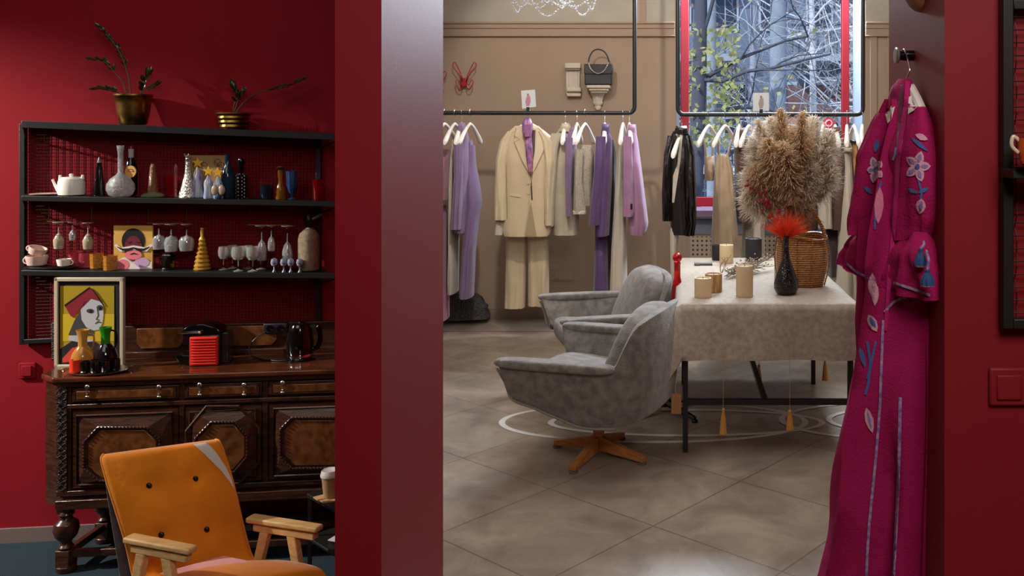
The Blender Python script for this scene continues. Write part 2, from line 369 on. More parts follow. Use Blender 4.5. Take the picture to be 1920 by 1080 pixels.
# light switches
bm = NB(); p = Q(51, 695, 5.24); q = (p.x, p.y, p.z)
def lboxw(bm, c, w, h, d):   # box facing the bar-wall frame, centre c
    c = Vector(c); a = EX*w/2; u = Vector((0,0,h/2)); n = EY*d
    hexa(bm, [c-a-u, c+a-u, c+a+u, c-a+u, c-a-u+n, c+a-u+n, c+a+u+n, c-a+u+n]); return bm
sw = thing('light_switch', 'square dark red wall switch to the left of the sideboard', 'light switch', p)
lboxw(bm, p-EY*.004, .082, .082, .014); mk('plate', bm, red, sw, bevel=.004)
bm = NB(); lboxw(bm, p-EY*.010, .05, .055, .008); mk('rocker', bm, red, sw, bevel=.003)
pw = P(1888, 723, 1.9); sw = thing('light_switch', 'square red wall switch on the front wall below the black mesh frame', 'light switch', pw)
bm = NB(); box(bm, pw.x-.04, pw.x+.04, 1.888, 1.9, pw.z-.04, pw.z+.04); mk('plate', bm, redp, sw, bevel=.005)
bm = NB(); box(bm, pw.x-.026, pw.x+.026, 1.883, 1.889, pw.z-.026, pw.z+.026); mk('rocker', bm, redp, sw, bevel=.003)
# ================================================================ LEFT ROOM: wall shelf
CW, CS, CM = 5.245, 5.05, 5.14          # wall face, shelf front, middle of the shelf
def pz(u, v, c): return Q(u, v, c).z
sh = thing('wall_shelf', 'black metal wall shelf with a mesh back above the carved sideboard', 'shelf', Q(330, 640, CW))
bm = NB()
for u, v0, v1 in ((44, 232, 645), (598, 258, 616)):
    a = Q(u, v0, CW-.02); b = Q(u, v1, CW-.02); w = EX*.013; n = EY*.016
    hexa(bm, [b-w-n, b+w-n, a+w-n, a-w-n, b-w+n, b+w+n, a+w+n, a-w+n])
for (u0,v0),(u1,v1) in (((44,640),(598,612)), ((44,236),(598,262))):
    a = Q(u0, v0, CW-.02); b = Q(u1, v1, CW-.02); w = Vector((0,0,.012)); n = EY*.016
    hexa(bm, [a-w-n, b-w-n, b+w-n, a+w-n, a-w+n, b-w+n, b+w+n, a+w+n])
mk('frame', bm, black, sh, bevel=.002)
bm = NB()
for i in range(86):
    u = 51+i*6.4
    tube(bm, [Q(u+rnd.uniform(-.4,.4), 240, CW-.012-.002*(i%2)), Q(u, 640-(u-44)*.05, CW-.012-.002*(i%2))], .0013, 4)
for i in range(62):
    v = 246+i*6.4
    v1 = v+ (v<380)*14*(380-v)/140 - (v>500)*26*(v-500)/140
    tube(bm, [Q(46, v, CW-.017), Q(598, v1, CW-.017)], .0013, 4)
mk('mesh_panel', bm, M('dark mesh wire', (30,10,14), .5), sh, smooth=0)
# shelves: front edge lines in the plane of the front, trapezoid boards
SH = []
for vl, vr, th in ((226, 250, .036), (367, 378, .027), (507, 513, .027)):
    fl = Q(40, vl, CS); fr = Q(628, vr, CS); bl = QZ(50, fl.z, CW); br = QZ(598, fr.z, CW); d = Vector((0,0,-th))
    bm = NB(); hexa(bm, [fl+d, fr+d, fr, fl, bl+d, br+d, br, bl])
    n = EY*.012; lip = Vector((0,0,-th-.008))
    mk('shelf', bm, black, sh, bevel=.002)
    SH.append((fl, fr))
    for k in range(1, 8):
        pass
for (fl, fr), th in zip(SH, (.036,.027,.027)):      # end brackets
    for (p, u) in ((fl, 48), (fr, 600)):
        bm = NB(); q = QZ(u, p.z, CW-.03); z = Vector((0,0,-th)); tube(bm, [p+z*1.0-Vector((0,0,.004))+EY*.02, q+z-Vector((0,0,.05))], .005, 6); mk('bracket', bm, black, sh)
# glass rails under the middle shelf
def shz(k, u, c=CM):
    fl, fr = SH[k]; p = QZ(u, 0, c); t = (p.x-fl.x)/(fr.x-fl.x); return fl.z+(fr.z-fl.z)*t
for ua, ub in ((92,172), (278,350), (468,537)):
    bm = NB()
    for u in (ua, ub):
        z = shz(1, u)-.027; p = QZ(u, z, CM); tube(bm, [p, p-Vector((0,0,.115))], .0018, 5)
    tube(bm, [QZ(ua-4, shz(1,ua)-.14, CM), QZ(ub+6, shz(1,ub)-.14, CM)], .003, 6)
    mk('glass_rail', bm, M('dark brass wire', (96,72,40), .4, metal=1), sh)
def S_(u, k, c=CM): return QZ(u, shz(k, u, c)+.0005, c)       # standing spot on shelf k
def px(u, c=CM): return YL(u, c)/F                            # metres per pixel
def vase(name, label, cat, u, k, prof, mat, c=CM, seg=24, grp=None, extra=None, part='body', **kw):
    """prof in pixels (radius, height) standing on shelf k"""
    p = S_(u, k, c); s = px(u, c); t = thing(name, label, cat, p, group=grp)
    bm = NB(); lathe(bm, p, [(r*s, h*s) for r, h in prof], seg, **kw); mk(part, bm, mat, t, smooth=40)
    if extra: extra(t, p, s)
    return t
def part(t, p, s, name, prof, mat, dz=0, seg=20, **kw):
    bm = NB(); lathe(bm, p+Vector((0,0,dz*s)), [(r*s, h*s) for r, h in prof], seg, **kw); return mk(name, bm, mat, t, smooth=40)
soil = M('potting soil', (38,28,22), .95)
leafm = M('dark glossy leaf', (34,44,24), .25, rgb2=(52,60,30), vs=30)
stemm = M('leaf stalk', (74,70,48), .5)
def leaf(bm, p, d, up, ln, w):
    d = d.normalized(); s = d.cross(up).normalized(); u2 = s.cross(d)
    pr = [(0,0),(.25,.8),(.55,1),(.8,.6),(1,0)]
    mid = [bm.verts.new(p+d*ln*t-u2*(.10*ln*math.sin(PI*t))) for t, _ in pr]
    L = [bm.verts.new(p+d*ln*t+s*w*x+u2*.1*w) for t, x in pr[1:-1]]; R = [bm.verts.new(p+d*ln*t-s*w*x+u2*.1*w) for t, x in pr[1:-1]]
    for E, fl in ((L,0),(R,1)):
        q = [mid[0]]+E+[mid[-1]]
        for i in range(4):
            vs = [mid[i], mid[i+1], q[i+1], q[i]]; vs = [v for j, v in enumerate(vs) if v not in vs[:j]]
            if len(vs) > 2: bm.faces.new(vs if fl else vs[::-1])
def plant(label, u, potprof, pm, stems, ringy=None):
    k = 0; p = S_(u, k); s = px(u); t = thing('potted_plant', label, 'plant', p)
    part(t, p, s, 'pot', potprof, pm, seg=36)
    h = max(x[1] for x in potprof); r = potprof[-2][0]
    part(t, p, s, 'soil', [(0.1,h-4), (r-2.5,h-4), (r-2.5,h-2.6), (.1,h-2.4)], soil)
    lb = NB(); sb = NB()
    for pts, kind, depth in stems:
        w = [p+EX*(x-u)*s+Vector((0,0,(y)*s))+EY*(dd*s) for (x, y), dd in zip(pts, depth)]
        w = smoothpts(w, 8); tube(sb, w, [.0035*(1-.5*i/len(w)) for i in range(len(w))], 6)
        a, dens, ln = kind; n = len(w)
        for i in range(int(n*a), n-1, dens):
            d = (w[i+1]-w[i]).normalized()
            for sg in (-1, 1):
                side = d.cross(Vector((0,-.3,1) if abs(d.z)<.9 else (1,-.2,0))).normalized()*sg
                side2 = (side*.8+Vector((rnd.uniform(-.4,.4), rnd.uniform(-.5,.2), rnd.uniform(-.1,.5))))
                leaf(lb, w[i], d*.75+side2*.7, Vector((0,-.5,.8)), ln*s*rnd.uniform(.8,1.15), ln*s*.27)
        leaf(lb, w[-1], (w[-1]-w[-3]), Vector((0,-.6,.6)), ln*s, ln*s*.28)
    mk('stem', sb, stemm, t); mk('foliage', lb, leafm, t, smooth=60)
plant('leafy plant with a tall arching stem in a bell shaped brass pot', 250,
  [(20,0),(23,3),(27,22),(29,40),(31,52),(33,54),(33,57),(30,57),(28,50),(26,50)], brass,
  [([(246,52),(243,90),(232,130),(214,160),(196,180)], (.38,2,13), (0,-4,-8,-10,-10)),
   ([(240,52),(232,80),(218,100),(204,116),(186,121)], (.5,4,15), (0,-2,-6,-8,-10)),
   ([(236,52),(222,62),(206,66),(196,66)], (.3,3,15), (0,-8,-14,-18)),
   ([(262,52),(268,68),(274,84),(278,96)], (.25,4,16), (0,-5,-8,-6)),
   ([(256,52),(268,64),(284,74)], (.5,3,15), (0,8,10))])
plant('low plant leaning to the right in a small ribbed brass pot', 438,
  [(22,0),(24,4),(23,8),(26,12),(25,16),(28,20),(27,24),(31,28),(30,30),(28,28),(26,24)], brass,
  [([(440,26),(458,50),(484,68),(520,76),(545,84),(562,92)], (.48,2,14), (0,-4,-6,-8,-8,-8)),
   ([(438,26),(440,44),(446,62),(440,80)], (.45,3,15), (0,-3,-4,-4)),
   ([(438,26),(444,50),(452,68)], (.6,3,16), (0,3,4))])
# ---- upper shelf (index 1)
def teapot(t, p, s):
    bm = NB(); tube(bm, smoothpts([p+EX*-23*s+Vector((0,0,10*s)), p+EX*-29*s+Vector((0,0,20*s)), p+EX*-33*s+Vector((0,0,30*s))], 4), [.012,.010,.009,.008,.007,.006,.006,.006,.0055], 10); mk('spout', bm, whitec, t)
    bm = NB(); lathe(bm, p+Vector((0,0,31*s)), [(18*s,0),(15*s,3*s),(3*s,4*s),(3*s,5*s),(4.5*s,7*s),(3*s,9*s),(.3*s,9.5*s)], 20); mk('lid', bm, whitec, t)
    for sg in (-1, 1):
        bm = NB(); tube(bm, [p+EX*sg*19*s+Vector((0,0,30*s)), p+EX*sg*20*s+Vector((0,0,38*s))], [.010,.006], 8); mk('lug', bm, whitec, t)
vase('teapot', 'white ceramic teapot with a squat body at the left end of the upper shelf', 'teapot', 134, 1,
     [(20,0),(22.5,1.5),(23,8),(22,24),(20,31),(18,32)], whitec, extra=teapot)
vase('saucer', 'white saucer lying flat beside the teapot at the left end of the upper shelf', 'saucer', 84, 1, [(10,0),(24,1.6),(25,3),(20,2.2),(1,1)], M('rose saucer china', (205,170,158), .3), c=5.12)
vase('bottle', 'slender black conical bottle with a pointed stopper right of the white teapot', 'bottle', 186, 1,
     [(10,0),(10,2),(8,22),(6,46),(4,58),(4,62)], blackg, extra=lambda t,p,s: part(t,p,s,'stopper',[(3.4,0),(3,4),(1.4,10),(.4,12)], M('smoky stopper',(120,120,118),.2), dz=61))
vase('decanter', 'round cut glass decanter with a long neck on the upper shelf', 'decanter', 226, 1,
     [(14,0),(20,4),(24,14),(23,24),(17,34),(8,41),(4.6,46),(4.6,84),(6,90),(6.4,96),(4.5,96),(3.4,84)], cutglass, seg=32, c=5.105)
def champ(t, p, s):
    c = p+EX*4*s+Vector((0,0,45*s))-EY*(.0285+.006); bm = NB()
    n = 24; prism(bm, [c+EX*9.5*s*math.cos(2*PI*k/n)+Vector((0,0,11*s*math.sin(2*PI*k/n))) for k in range(n)], EY*.012); mk('round_label', bm, M('orange paper label', (222,160,88), .6), t)
    bm = NB(); tube(bm, [c-EY*.001+EX*s*(5*math.cos(a))+Vector((0,0,s*5*math.sin(a))) for a in (2.6,1.9,1.2,.5,-.2)], .0012, 5)
    tube(bm, [c-EY*.001+EX*s*-6, c-EY*.001+EX*s*6], .0010, 5); mk('label_print', bm, M('label print brown', (90,50,30), .6), t)
    part(t,p,s,'foil_top',[(4.6,0),(4.6,10),(5.2,12),(4.8,17),(3.2,18)], M('white foil', (190,186,184), .35), dz=70)
    part(t,p,s,'neck_cap',[(5.6,0),(4.8,5),(3,6)], M('red foil', (120,24,30), .4), dz=87)
vase('bottle', 'black bottle with a round orange label standing behind the cut glass decanter', 'bottle', 246, 1,
     [(10,0),(11,2),(11,50),(8,62),(4.6,70),(4.2,88)], blackg, c=5.21, extra=champ)
amber = M('amber glass', (196,140,52), .1, trans=.7); ambd = M('dark amber glass', (150,96,34), .12, trans=.55, bump=.8, bs=120)
vase('bottle', 'ornate amber bottle with a spiral neck and a wide green foot on the upper shelf', 'bottle', 287, 1,
     [(17,0),(17,3),(11,6),(8,10),(9,14),(7.5,18),(8.5,22),(7,26),(8,30),(6.5,34),(7.2,38),(6,42),(6.6,46),(5.4,50),(5.8,54),(4.5,58),(3.5,62),(5,63),(3,60)], ambd,
     extra=lambda t,p,s: part(t,p,s,'foot',[(19,0),(20,2),(18,5),(12,7),(10,8)], M('mossy glass', (150,158,120), .15, trans=.5)))
vase('glass_bottle', 'thin clear glass rod bottle standing beside a red glass on the upper shelf', 'bottle', 330, 1,
     [(3,0),(3,2),(2,4),(2,40),(3,48),(3,56),(1.5,62)], M('clear red tinted glass', (230,150,150), .05, trans=.9))
redg = M('ruby glass', (190,20,28), .06, trans=.75)
vase('tumbler', 'ruby red tumbler behind the thin glass rod bottle on the upper shelf', 'glass', 322, 1, [(10,0),(11,1),(12,40),(11,40),(10,4)], redg, c=5.18)
silv2 = M('hammered silver', (205,200,190), .22, metal=.85, bump=1, bs=70)
vase('carafe', 'flared hammered silver carafe left of the cardboard picture on the upper shelf', 'carafe', 353, 1,
     [(16,0),(16,4),(11,24),(8,36),(6,46),(5,60),(5,76),(7.5,80),(8,82),(5,80)], silv2, seg=28, extra=lambda t,p,s: part(t,p,s,'rim',[(7,0),(8.4,1),(8.2,3),(6,3.4)], chrome, dz=79))
# cardboard picture and the star topped figures
t = thing('picture_board', 'small brown cardboard picture with drawn motifs leaning behind the star figures', 'picture', S_(392,1,5.2))
bm = NB(); c = S_(391,1,5.205); s = px(391, 5.205)
lboxw(bm, c+Vector((0,0,39*s)), 64*s, 78*s, .006); o = mk('board', bm, M('kraft cardboard', (170,132,88), .8, var=.08), t)
bm = NB()
for dx, dz in ((-22,60),(-8,58),(16,64),(22,58)):
    tube(bm, [c+EX*s*(dx+6*math.cos(a))+Vector((0,0,s*(dz+7*math.sin(a))))-EY*.001 for a in [k*.6 for k in range(11)]], .0014, 5)
for k in range(4): tube(bm, [c+EX*s*(10+k*4)+Vector((0,0,(68-k*2)*s))-EY*.001, c+EX*s*(16+k*3)+Vector((0,0,(58-k*2)*s))-EY*.001], .0012, 5)
mk('drawing', bm, M('ink drawing', (48,44,50), .7), t)
ystar = M('yellow star glaze', (226,172,52), .35)
def star(t, c, r):
    bm = NB(); prism(bm, [c+EX*(r if i%2==0 else r*.42)*math.sin(PI*i/5)+Vector((0,0,(r if i%2==0 else r*.42)*math.cos(PI*i/5))) for i in range(10)], EY*.008); mk('star', bm, ystar, t, bevel=.001)
for u, h, col, lab, cc in ((371, 56, (120,96,160), 'lilac and blue figure with a yellow star, leftmost of three on the upper shelf', 5.15), (391, 42, (96,104,170), 'violet blue figure with a yellow star, middle and lowest of the star figures', 5.10), (409, 40, (70,120,160), 'pale blue figure with a yellow star, nearest to the dark blue bottle', 5.10)):
    p = S_(u,1,cc); s = px(u,cc); t = thing('star_figurine', lab, 'figurine', p, group='star figurines on the upper shelf')
    bm = NB(); lathe(bm, p, [(8*s,0),(9*s,3*s),(7*s,h*.4*s),(8*s,h*.7*s),(4*s,h*.9*s),(2*s,h*s)], 16, flute=.08, nf=8); mk('body', bm, M('glazed stripes '+str(u), col, .2, rgb2=(196,206,214), vs=60, stretch=(1,1,.2)), t)
    star(t, p+Vector((0,0,(h+9)*s))-EY*.004, 11*s)
    bm = NB()
    for sg in (-1,1): tube(bm, [p+Vector((0,0,(h+2)*s))-EY*.01, p+EX*sg*3*s+Vector((0,0,(h-14)*s))-EY*.035], .0016, 5)
    mk('ribbon', bm, M('cream ribbon', (216,206,186), .6), t)
bm = NB(); p = S_(409,1,5.07)+Vector((0,0,.022)); s = px(409)
t = thing('figurine', 'round white and tan ceramic pair of leaves in front of the blue star figure', 'ornament', S_(409,1,5.07))
for sg in (-1,1):
    bm = NB(); ball(bm, p+EX*sg*6*s+Vector((0,0,.025)), 8*s, 12, sc=(.8,.5,1.25)); mk('petal', bm, M('tan glaze', (170,148,124), .3), t)
bm = NB(); lathe(bm, S_(409,1,5.07), [(5*s,0),(6*s,.01),(3*s,.022),(2*s,.03)], 14); mk('foot', bm, M('teal glaze', (40,70,90), .3), t)
vase('bottle', 'tall dark teal bottle to the right of the cardboard picture', 'bottle', 427, 1, [(12,0),(13,2),(12,40),(9,54),(5,62),(4.6,80),(5,82)], M('dark teal glass', (22,48,62), .1, coat=.3), c=5.15)
def diam(t, p, s):
    part(t,p,s,'stopper',[(4,0),(4,6),(6,9),(3.5,12),(5,16),(7,21),(5,27),(1,29)], blackg, dz=47)
def checker(name, c1, c2, sc):
    m = bpy.data.materials.new(name); m.use_nodes = True; nt = m.node_tree; b = nt.nodes['Principled BSDF']; N = nt.nodes.new; Lk = nt.links.new
    tc = N('ShaderNodeTexCoord'); mp = N('ShaderNodeMapping'); mp.inputs['Scale'].default_value = (sc,sc,sc*.8); mp.inputs['Rotation'].default_value = (0, PI/4, 0)
    Lk(tc.outputs['Object'], mp.inputs[0]); ch = N('ShaderNodeTexVoronoi'); ch.inputs['Randomness'].default_value = 0; ch.inputs['Scale'].default_value = 1; Lk(mp.outputs[0], ch.inputs['Vector'])
    lt = N('ShaderNodeMath'); lt.operation = 'LESS_THAN'; lt.inputs[1].default_value = .30; Lk(ch.outputs['Distance'], lt.inputs[0])
    mx = N('ShaderNodeMix'); mx.data_type = 'RGBA'; mx.inputs[6].default_value = lin(c1)+(1,); mx.inputs[7].default_value = lin(c2)+(1,)
    Lk(lt.outputs[0], mx.inputs[0]); Lk(mx.outputs[2], b.inputs['Base Color']); b.inputs['Roughness'].default_value = .25; return m
vase('flask', 'square black flask covered in white diamond studs with a round stopper', 'flask', 452, 1, [(11,0),(12,1),(12,42),(10,45),(4,47),(4,49)], checker('diamond studs', (16,16,18), (215,212,205), 95), seg=4, extra=diam)
vase('tumbler', 'small dark blue tumbler with a pale gleam right of the studded flask', 'glass', 500, 1, [(10,0),(11,1),(12,26),(11,26),(10,3)], M('midnight glass', (16,30,46), .08, coat=.5))
vase('figurine', 'amber glass figure with a curved neck beside the blue goblet', 'figurine', 526, 1, [(9,0),(10,4),(8,9),(9,14),(7,22),(4,30),(3.5,38),(5,46),(4.5,54),(6,60),(2,62)], amber, c=5.14,
     extra=lambda t,p,s: part(t,p,s,'collar',[(5,0),(8,3),(6,5),(4,5)], brass, dz=55))
vase('goblet', 'fluted blue glass goblet near the right end of the upper shelf', 'glass', 547, 1, [(7,0),(7,1.5),(2,4),(2,9),(6,14),(9,28),(10,44),(11,53),(9.5,53),(8,40),(5,16)], M('cobalt glass', (50,92,150), .08, trans=.45, bump=.6, bs=140), flute=.06, nf=8)
vase('tumbler', 'ruby red tumbler at the right end of the upper shelf', 'glass', 597, 1, [(9,0),(9.5,1),(10.5,38),(9.5,38),(8.5,3)], redg)
# ---- lower shelf (index 2)
p = S_(96,2,5.12); t = thing('tray', 'thin dark silver tray under the white cups at the left end of the lower shelf', 'tray', p); s = px(96,5.12)
bm = NB(); lathe(bm, p, [(40*s,0),(50*s,2*s),(52*s,4*s),(49*s,3*s),(2*s,1.4*s)], 32, sy=.3); mk('tray_body', bm, M('dark pewter', (90,86,84), .3, metal=.8), t)
rosec = M('blush china', (216,186,172), .3)
def cup(label, u, r, h, dz, tilt=0, sg=1, c=5.12, mat=rosec):
    s = px(u,c); p = S_(u,2,c)+Vector((0,0,dz*s)); t = thing('cup', label, 'cup', p)
    t.rotation_euler = (0, tilt, 0)
    bm = NB(); lathe(bm, p, [(r*.5*s,0),(r*.85*s,h*.15*s),(r*s,h*.7*s),(r*1.02*s,h*s),(r*.92*s,h*s),(r*.8*s,h*.25*s),(1*s,h*.15*s)], 24); mk('bowl', bm, mat, t, smooth=50)
    bm = NB(); tube(bm, [p+EX*sg*s*(r*.95+r*.35*math.sin(a))+Vector((0,0,s*(h*.55+h*.3*math.cos(a)))) for a in [k*PI/7 for k in range(8)]], .0035, 6); mk('handle', bm, mat, t)
cup('large blush china cup standing on the tray, lower of the stacked pair', 69, 18, 20, 4, 0, -1)
cup('blush china cup tipped on its side on top of the larger cup', 67, 15, 15, 25, .35, -1)
cup('small white coffee cup standing alone on the tray', 120, 12, 14, 4, 0, 1, mat=whitec)
# hanging stemware
wineg = M('wine glass', (240,240,236), .06, trans=.75, coat=.6, metal=.15)
def stem(name, label, u, h, rb, rf, kind, hang=True, k=2, c=CM, mat=glass, base=None, grp=None):
    s = px(u,c)
    if hang: p = QZ(u, shz(1,u,c)-.14-h*s, c)
    else: p = S_(u,k,c)
    t = thing(name, label, 'glass', p, group=grp)
    z = lambda f: (1-f)*h*s if hang else f*h*s
    foot = [(rf, 0), (rf, .02), (rf*.4, .05), (1.1, .09)]
    stemp = [(1.0, .2), (1.1, .42)]
    bowl = {'tulip': [(rb*.6,.52),(rb,.68),(rb*.95,.85),(rb*.82,1)], 'round': [(rb*.7,.48),(rb,.62),(rb*1.05,.8),(rb*.9,1)], 'flute': [(rb*.6,.5),(rb*.9,.65),(rb,.85),(rb*.9,1)]}[kind]
    inner = [(bowl[-1][0]-.8, 1), (bowl[-2][0]-.9, bowl[-2][1]), (bowl[-3][0]-1.2, bowl[-3][1]), (.3, .50)]
    bm = NB(); lathe(bm, p, [(r*s, z(f)) for r, f in bowl+inner][::(-1 if hang else 1)], 20); mk('bowl', bm, mat, t)
    bm = NB(); lathe(bm, p, [(r*s, z(f)) for r, f in stemp+[(rb*.55,.5)]], 10); mk('stem', bm, mat, t)
    bm = NB(); lathe(bm, p, [(r*s, z(f)) for r, f in foot], 20); mk('foot', bm, mat, t); return t
milk = M('milky glass', (205,196,170), .15, trans=.5)
stem('hanging_glass', 'clear sherry glass with a pale stem hanging nearest the left end of the rail', 110, 50, 9, 10, 'tulip', mat=milk, grp='stemware hanging under the upper shelf')
stem('hanging_glass', 'tiny liqueur glass hanging between the two pale stemmed glasses on the left', 136, 34, 6, 8, 'tulip', grp='stemware hanging under the upper shelf')
stem('hanging_glass', 'clear sherry glass with a pale stem hanging just left of the moustache picture', 165, 50, 9, 10, 'tulip', mat=milk, grp='stemware hanging under the upper shelf')
stem('hanging_glass', 'clear wine glass hanging right beside the moustache picture', 298, 48, 11, 10, 'round', grp='stemware hanging under the upper shelf')
stem('hanging_glass', 'faceted dark footed glass hanging in the middle of the group of three', 321, 52, 12, 11, 'round', mat=cutglass, grp='stemware hanging under the upper shelf')
stem('hanging_glass', 'round bowled wine glass hanging to the left of the tall gold bottle', 350, 50, 13, 10, 'round', grp='stemware hanging under the upper shelf')
stem('hanging_glass', 'tall champagne flute hanging leftmost on the right hand rail', 491, 66, 9, 12, 'flute', grp='stemware hanging under the upper shelf')
stem('hanging_glass', 'short clear glass hanging between the flutes on the right hand rail', 509, 48, 7, 9, 'flute', grp='stemware hanging under the upper shelf')
stem('hanging_glass', 'tall champagne flute hanging rightmost on the rail beside the soda siphon', 539, 72, 10, 11, 'flute', grp='stemware hanging under the upper shelf')
# tumblers
rosy = M('rose glass', (220,90,110), .08, trans=.75, bump=.6, bs=110); ambt = M('honey glass', (226,160,60), .1, trans=.6, bump=1, bs=110)
tp = [(10,0),(11,1),(12,28),(11,28),(10,4)]
vase('tumbler', 'rose pink tumbler standing leftmost behind the small white cup', 'glass', 142, 2, tp, rosy, c=5.19)
vase('tumbler', 'rose pink tumbler standing between the small white cup and the amber tumblers', 'glass', 161, 2, tp, rosy, c=5.17)
vase('tumbler', 'amber textured tumbler, the left one of the amber pair', 'glass', 182, 2, tp, ambt, flute=.04, nf=8)
vase('tumbler', 'amber textured tumbler touching the left edge of the moustache picture', 'glass', 207, 2, tp, ambt, c=5.08, flute=.04, nf=8)
# moustache portrait (plain generic stand-in)
def canvas(name, label, u0, u1, v0, v1, c, th, mats, frame=None):
    p = Q((u0+u1)/2, v1, c); t = thing(name, label, 'picture', p)
    a, b, d, e = Q(u0,v1,c), Q(u1,v1,c), Q(u1,v0,c), Q(u0,v0,c); n = EY*th
    bm = NB(); hexa(bm, [a, b, d, e, a+n, b+n, d+n, e+n]); o = mk('canvas', bm, mats, t, smooth=0); return t, o
def ell(u, v, a, b, a0=0, a1=2*PI, n=22): return [(u+a*math.cos(a0+(a1-a0)*k/n), v+b*math.sin(a0+(a1-a0)*k/n)) for k in range(n+(0 if abs(a1-a0-2*PI) < .01 else 1))]
def stroke(pts, w):
    pts = [Vector((p[0],p[1])) for p in pts]; L = []; R = []
    for i, p in enumerate(pts):
        d = (pts[min(i+1,len(pts)-1)]-pts[max(i-1,0)]).normalized(); n = Vector((-d.y,d.x))*(w[i] if isinstance(w, list) else w)/2
        L.append(tuple(p+n)); R.append(tuple(p-n))
    return L+R[::-1]
yel = M('yellow paint', (206,178,40), .5); ochre = M('ochre paint', (206,160,74), .6, var=.1); inkb = M('black paint', (22,18,22), .5)
pinkp = M('pink paint', (226,120,130), .5); whitep = M('white paint', (226,216,208), .5); maroon = M('maroon paint', (110,30,48), .5); greyp = M('grey paint', (190,192,196), .5); lil = M('lilac paint', (196,160,200), .5); dgrey = M('dark grey paint', (70,68,70), .5); coral = M('coral paint', (216,76,64), .5); crim = M('crimson paint', (140,34,44), .5)
t, cv = canvas('painting', 'small painting of a face with a long curled moustache on the lower shelf', 213, 286, 423, 508, 5.15, .012, [ochre])
D = lambda nm, poly, m, off, par=t, tg=None: decal(nm, [tg or cv], poly, m, par, off=off, step=9)
D('hair', ell(250, 452, 22, 24), inkb, .001)
D('face', ell(250, 466, 17, 24), maroon, .0022); D('cheeks', ell(250, 478, 16, 9), pinkp, .0034)
D('moustache_outline', stroke([(216,459),(226,468),(240,466),(250,464),(262,466),(274,468),(284,459)], [4,8,8,8,8,8,4]), whitep, .0044)
D('moustache', stroke([(220,463),(230,468),(241,468),(250,465),(260,468),(270,468),(280,463)], [1.5,4,5,3,5,4,1.5]), inkb, .0056)
D('lips', stroke([(244,477),(251,475),(258,477)], [1,2.5,1]), inkb, .0048)
D('shirt', [(216,492),(232,482),(250,494),(268,484),(285,492),(285,507),(216,507)], whitep, .0012)
D('rose', ell(231, 496, 11, 10), pinkp, .0026); D('scarf', ell(266, 492, 14, 9), lil, .0026)
D('eyelids', stroke([(238,453),(242,456),(246,453)], 1.2), inkb, .0036); D('eyelids', stroke([(255,453),(259,456),(263,453)], 1.2), inkb, .0036)
vase('bottle', 'small black fluted bottle right of the moustache picture on the lower shelf', 'bottle', 316, 2, [(9,0),(10,1),(11,26),(8,30),(7,31)], blackg, flute=.06, nf=8)
prof = [(14,0),(15,2)]+[(13-i*1.35+(1.5 if j else 0), 4+i*8+j*4) for i in range(7) for j in (0,1)]+[(3,62),(3,76),(4,77),(2,78)]
vase('bottle', 'tall gold ringed bottle tapering like a spindle on the lower shelf', 'bottle', 379, 2, prof, M('gold lustre glass', (206,154,60), .16, metal=.35, coat=.4))
for i, (u, c, lab) in enumerate(((419, 5.15, 'small wine glass at the left end of the row of standing glasses'), (436, 5.2, 'wine glass second from the left in the row, set further back'), (447, 5.1, 'large wine glass standing in front, left of the middle of the row'), (466, 5.2, 'wine glass in the back, in the middle of the standing row'), (474, 5.1, 'large wine glass standing in front, right of the middle of the row'), (489, 5.18, 'wine glass at the right end of the row below the hanging flute'))):
    stem('wine_glass', lab, u, 43 if c > 5.12 else 46, 9 if c > 5.12 else 12, 9, 'round', hang=False, c=c, mat=wineg, grp='wine glasses standing on the lower shelf')
bw = M('blue and white ceramic', (196,200,204), .3, rgb2=(52,78,128), vs=70)
for u, lab in ((514, 'blue and white ceramic bottle stopper left of the pair under the flute'), (532, 'blue and white ceramic bottle stopper, left of the close pair'), (545, 'bluer ceramic bottle stopper, right of the close pair'), (562, 'pale ceramic bottle stopper in front of the soda siphon')):
    vase('bottle_stopper', lab, 'stopper', u, 2, [(3.5,0),(3,1.5),(1.3,4),(1.3,11),(5,13),(6.5,18),(5,24),(1,26)], bw, c=5.08, grp='ceramic stoppers on the lower shelf')
def siph(t, p, s):
    part(t,p,s,'collar',[(7,0),(8,2),(7,4),(5,5)], chrome, dz=78)
    part(t,p,s,'head',[(6,0),(6,10),(8,12),(7,20),(4,24),(3,26)], M('dark metal head', (34,30,30), .35, metal=.6), dz=83)
    bm = NB(); a = p+Vector((0,0,95*s)); tube(bm, [a+EX*4*s, a+EX*12*s+Vector((0,0,3*s)), a+EX*24*s+Vector((0,0,11*s))], [.010,.010,.013], 8); mk('lever', bm, M('grey metal lever', (96,92,90), .3, metal=.9), t)
vase('soda_siphon', 'old mesh wrapped soda siphon with a dark spout head', 'siphon', 579, 2,
     [(17,0),(19,2),(19,58),(17,68),(12,75),(7,78)], M('mesh wrapped glass', (150,128,104), .4, metal=.3, rgb2=(120,100,78), vs=40, bump=.5, bs=260), c=5.15, extra=siph, seg=28)
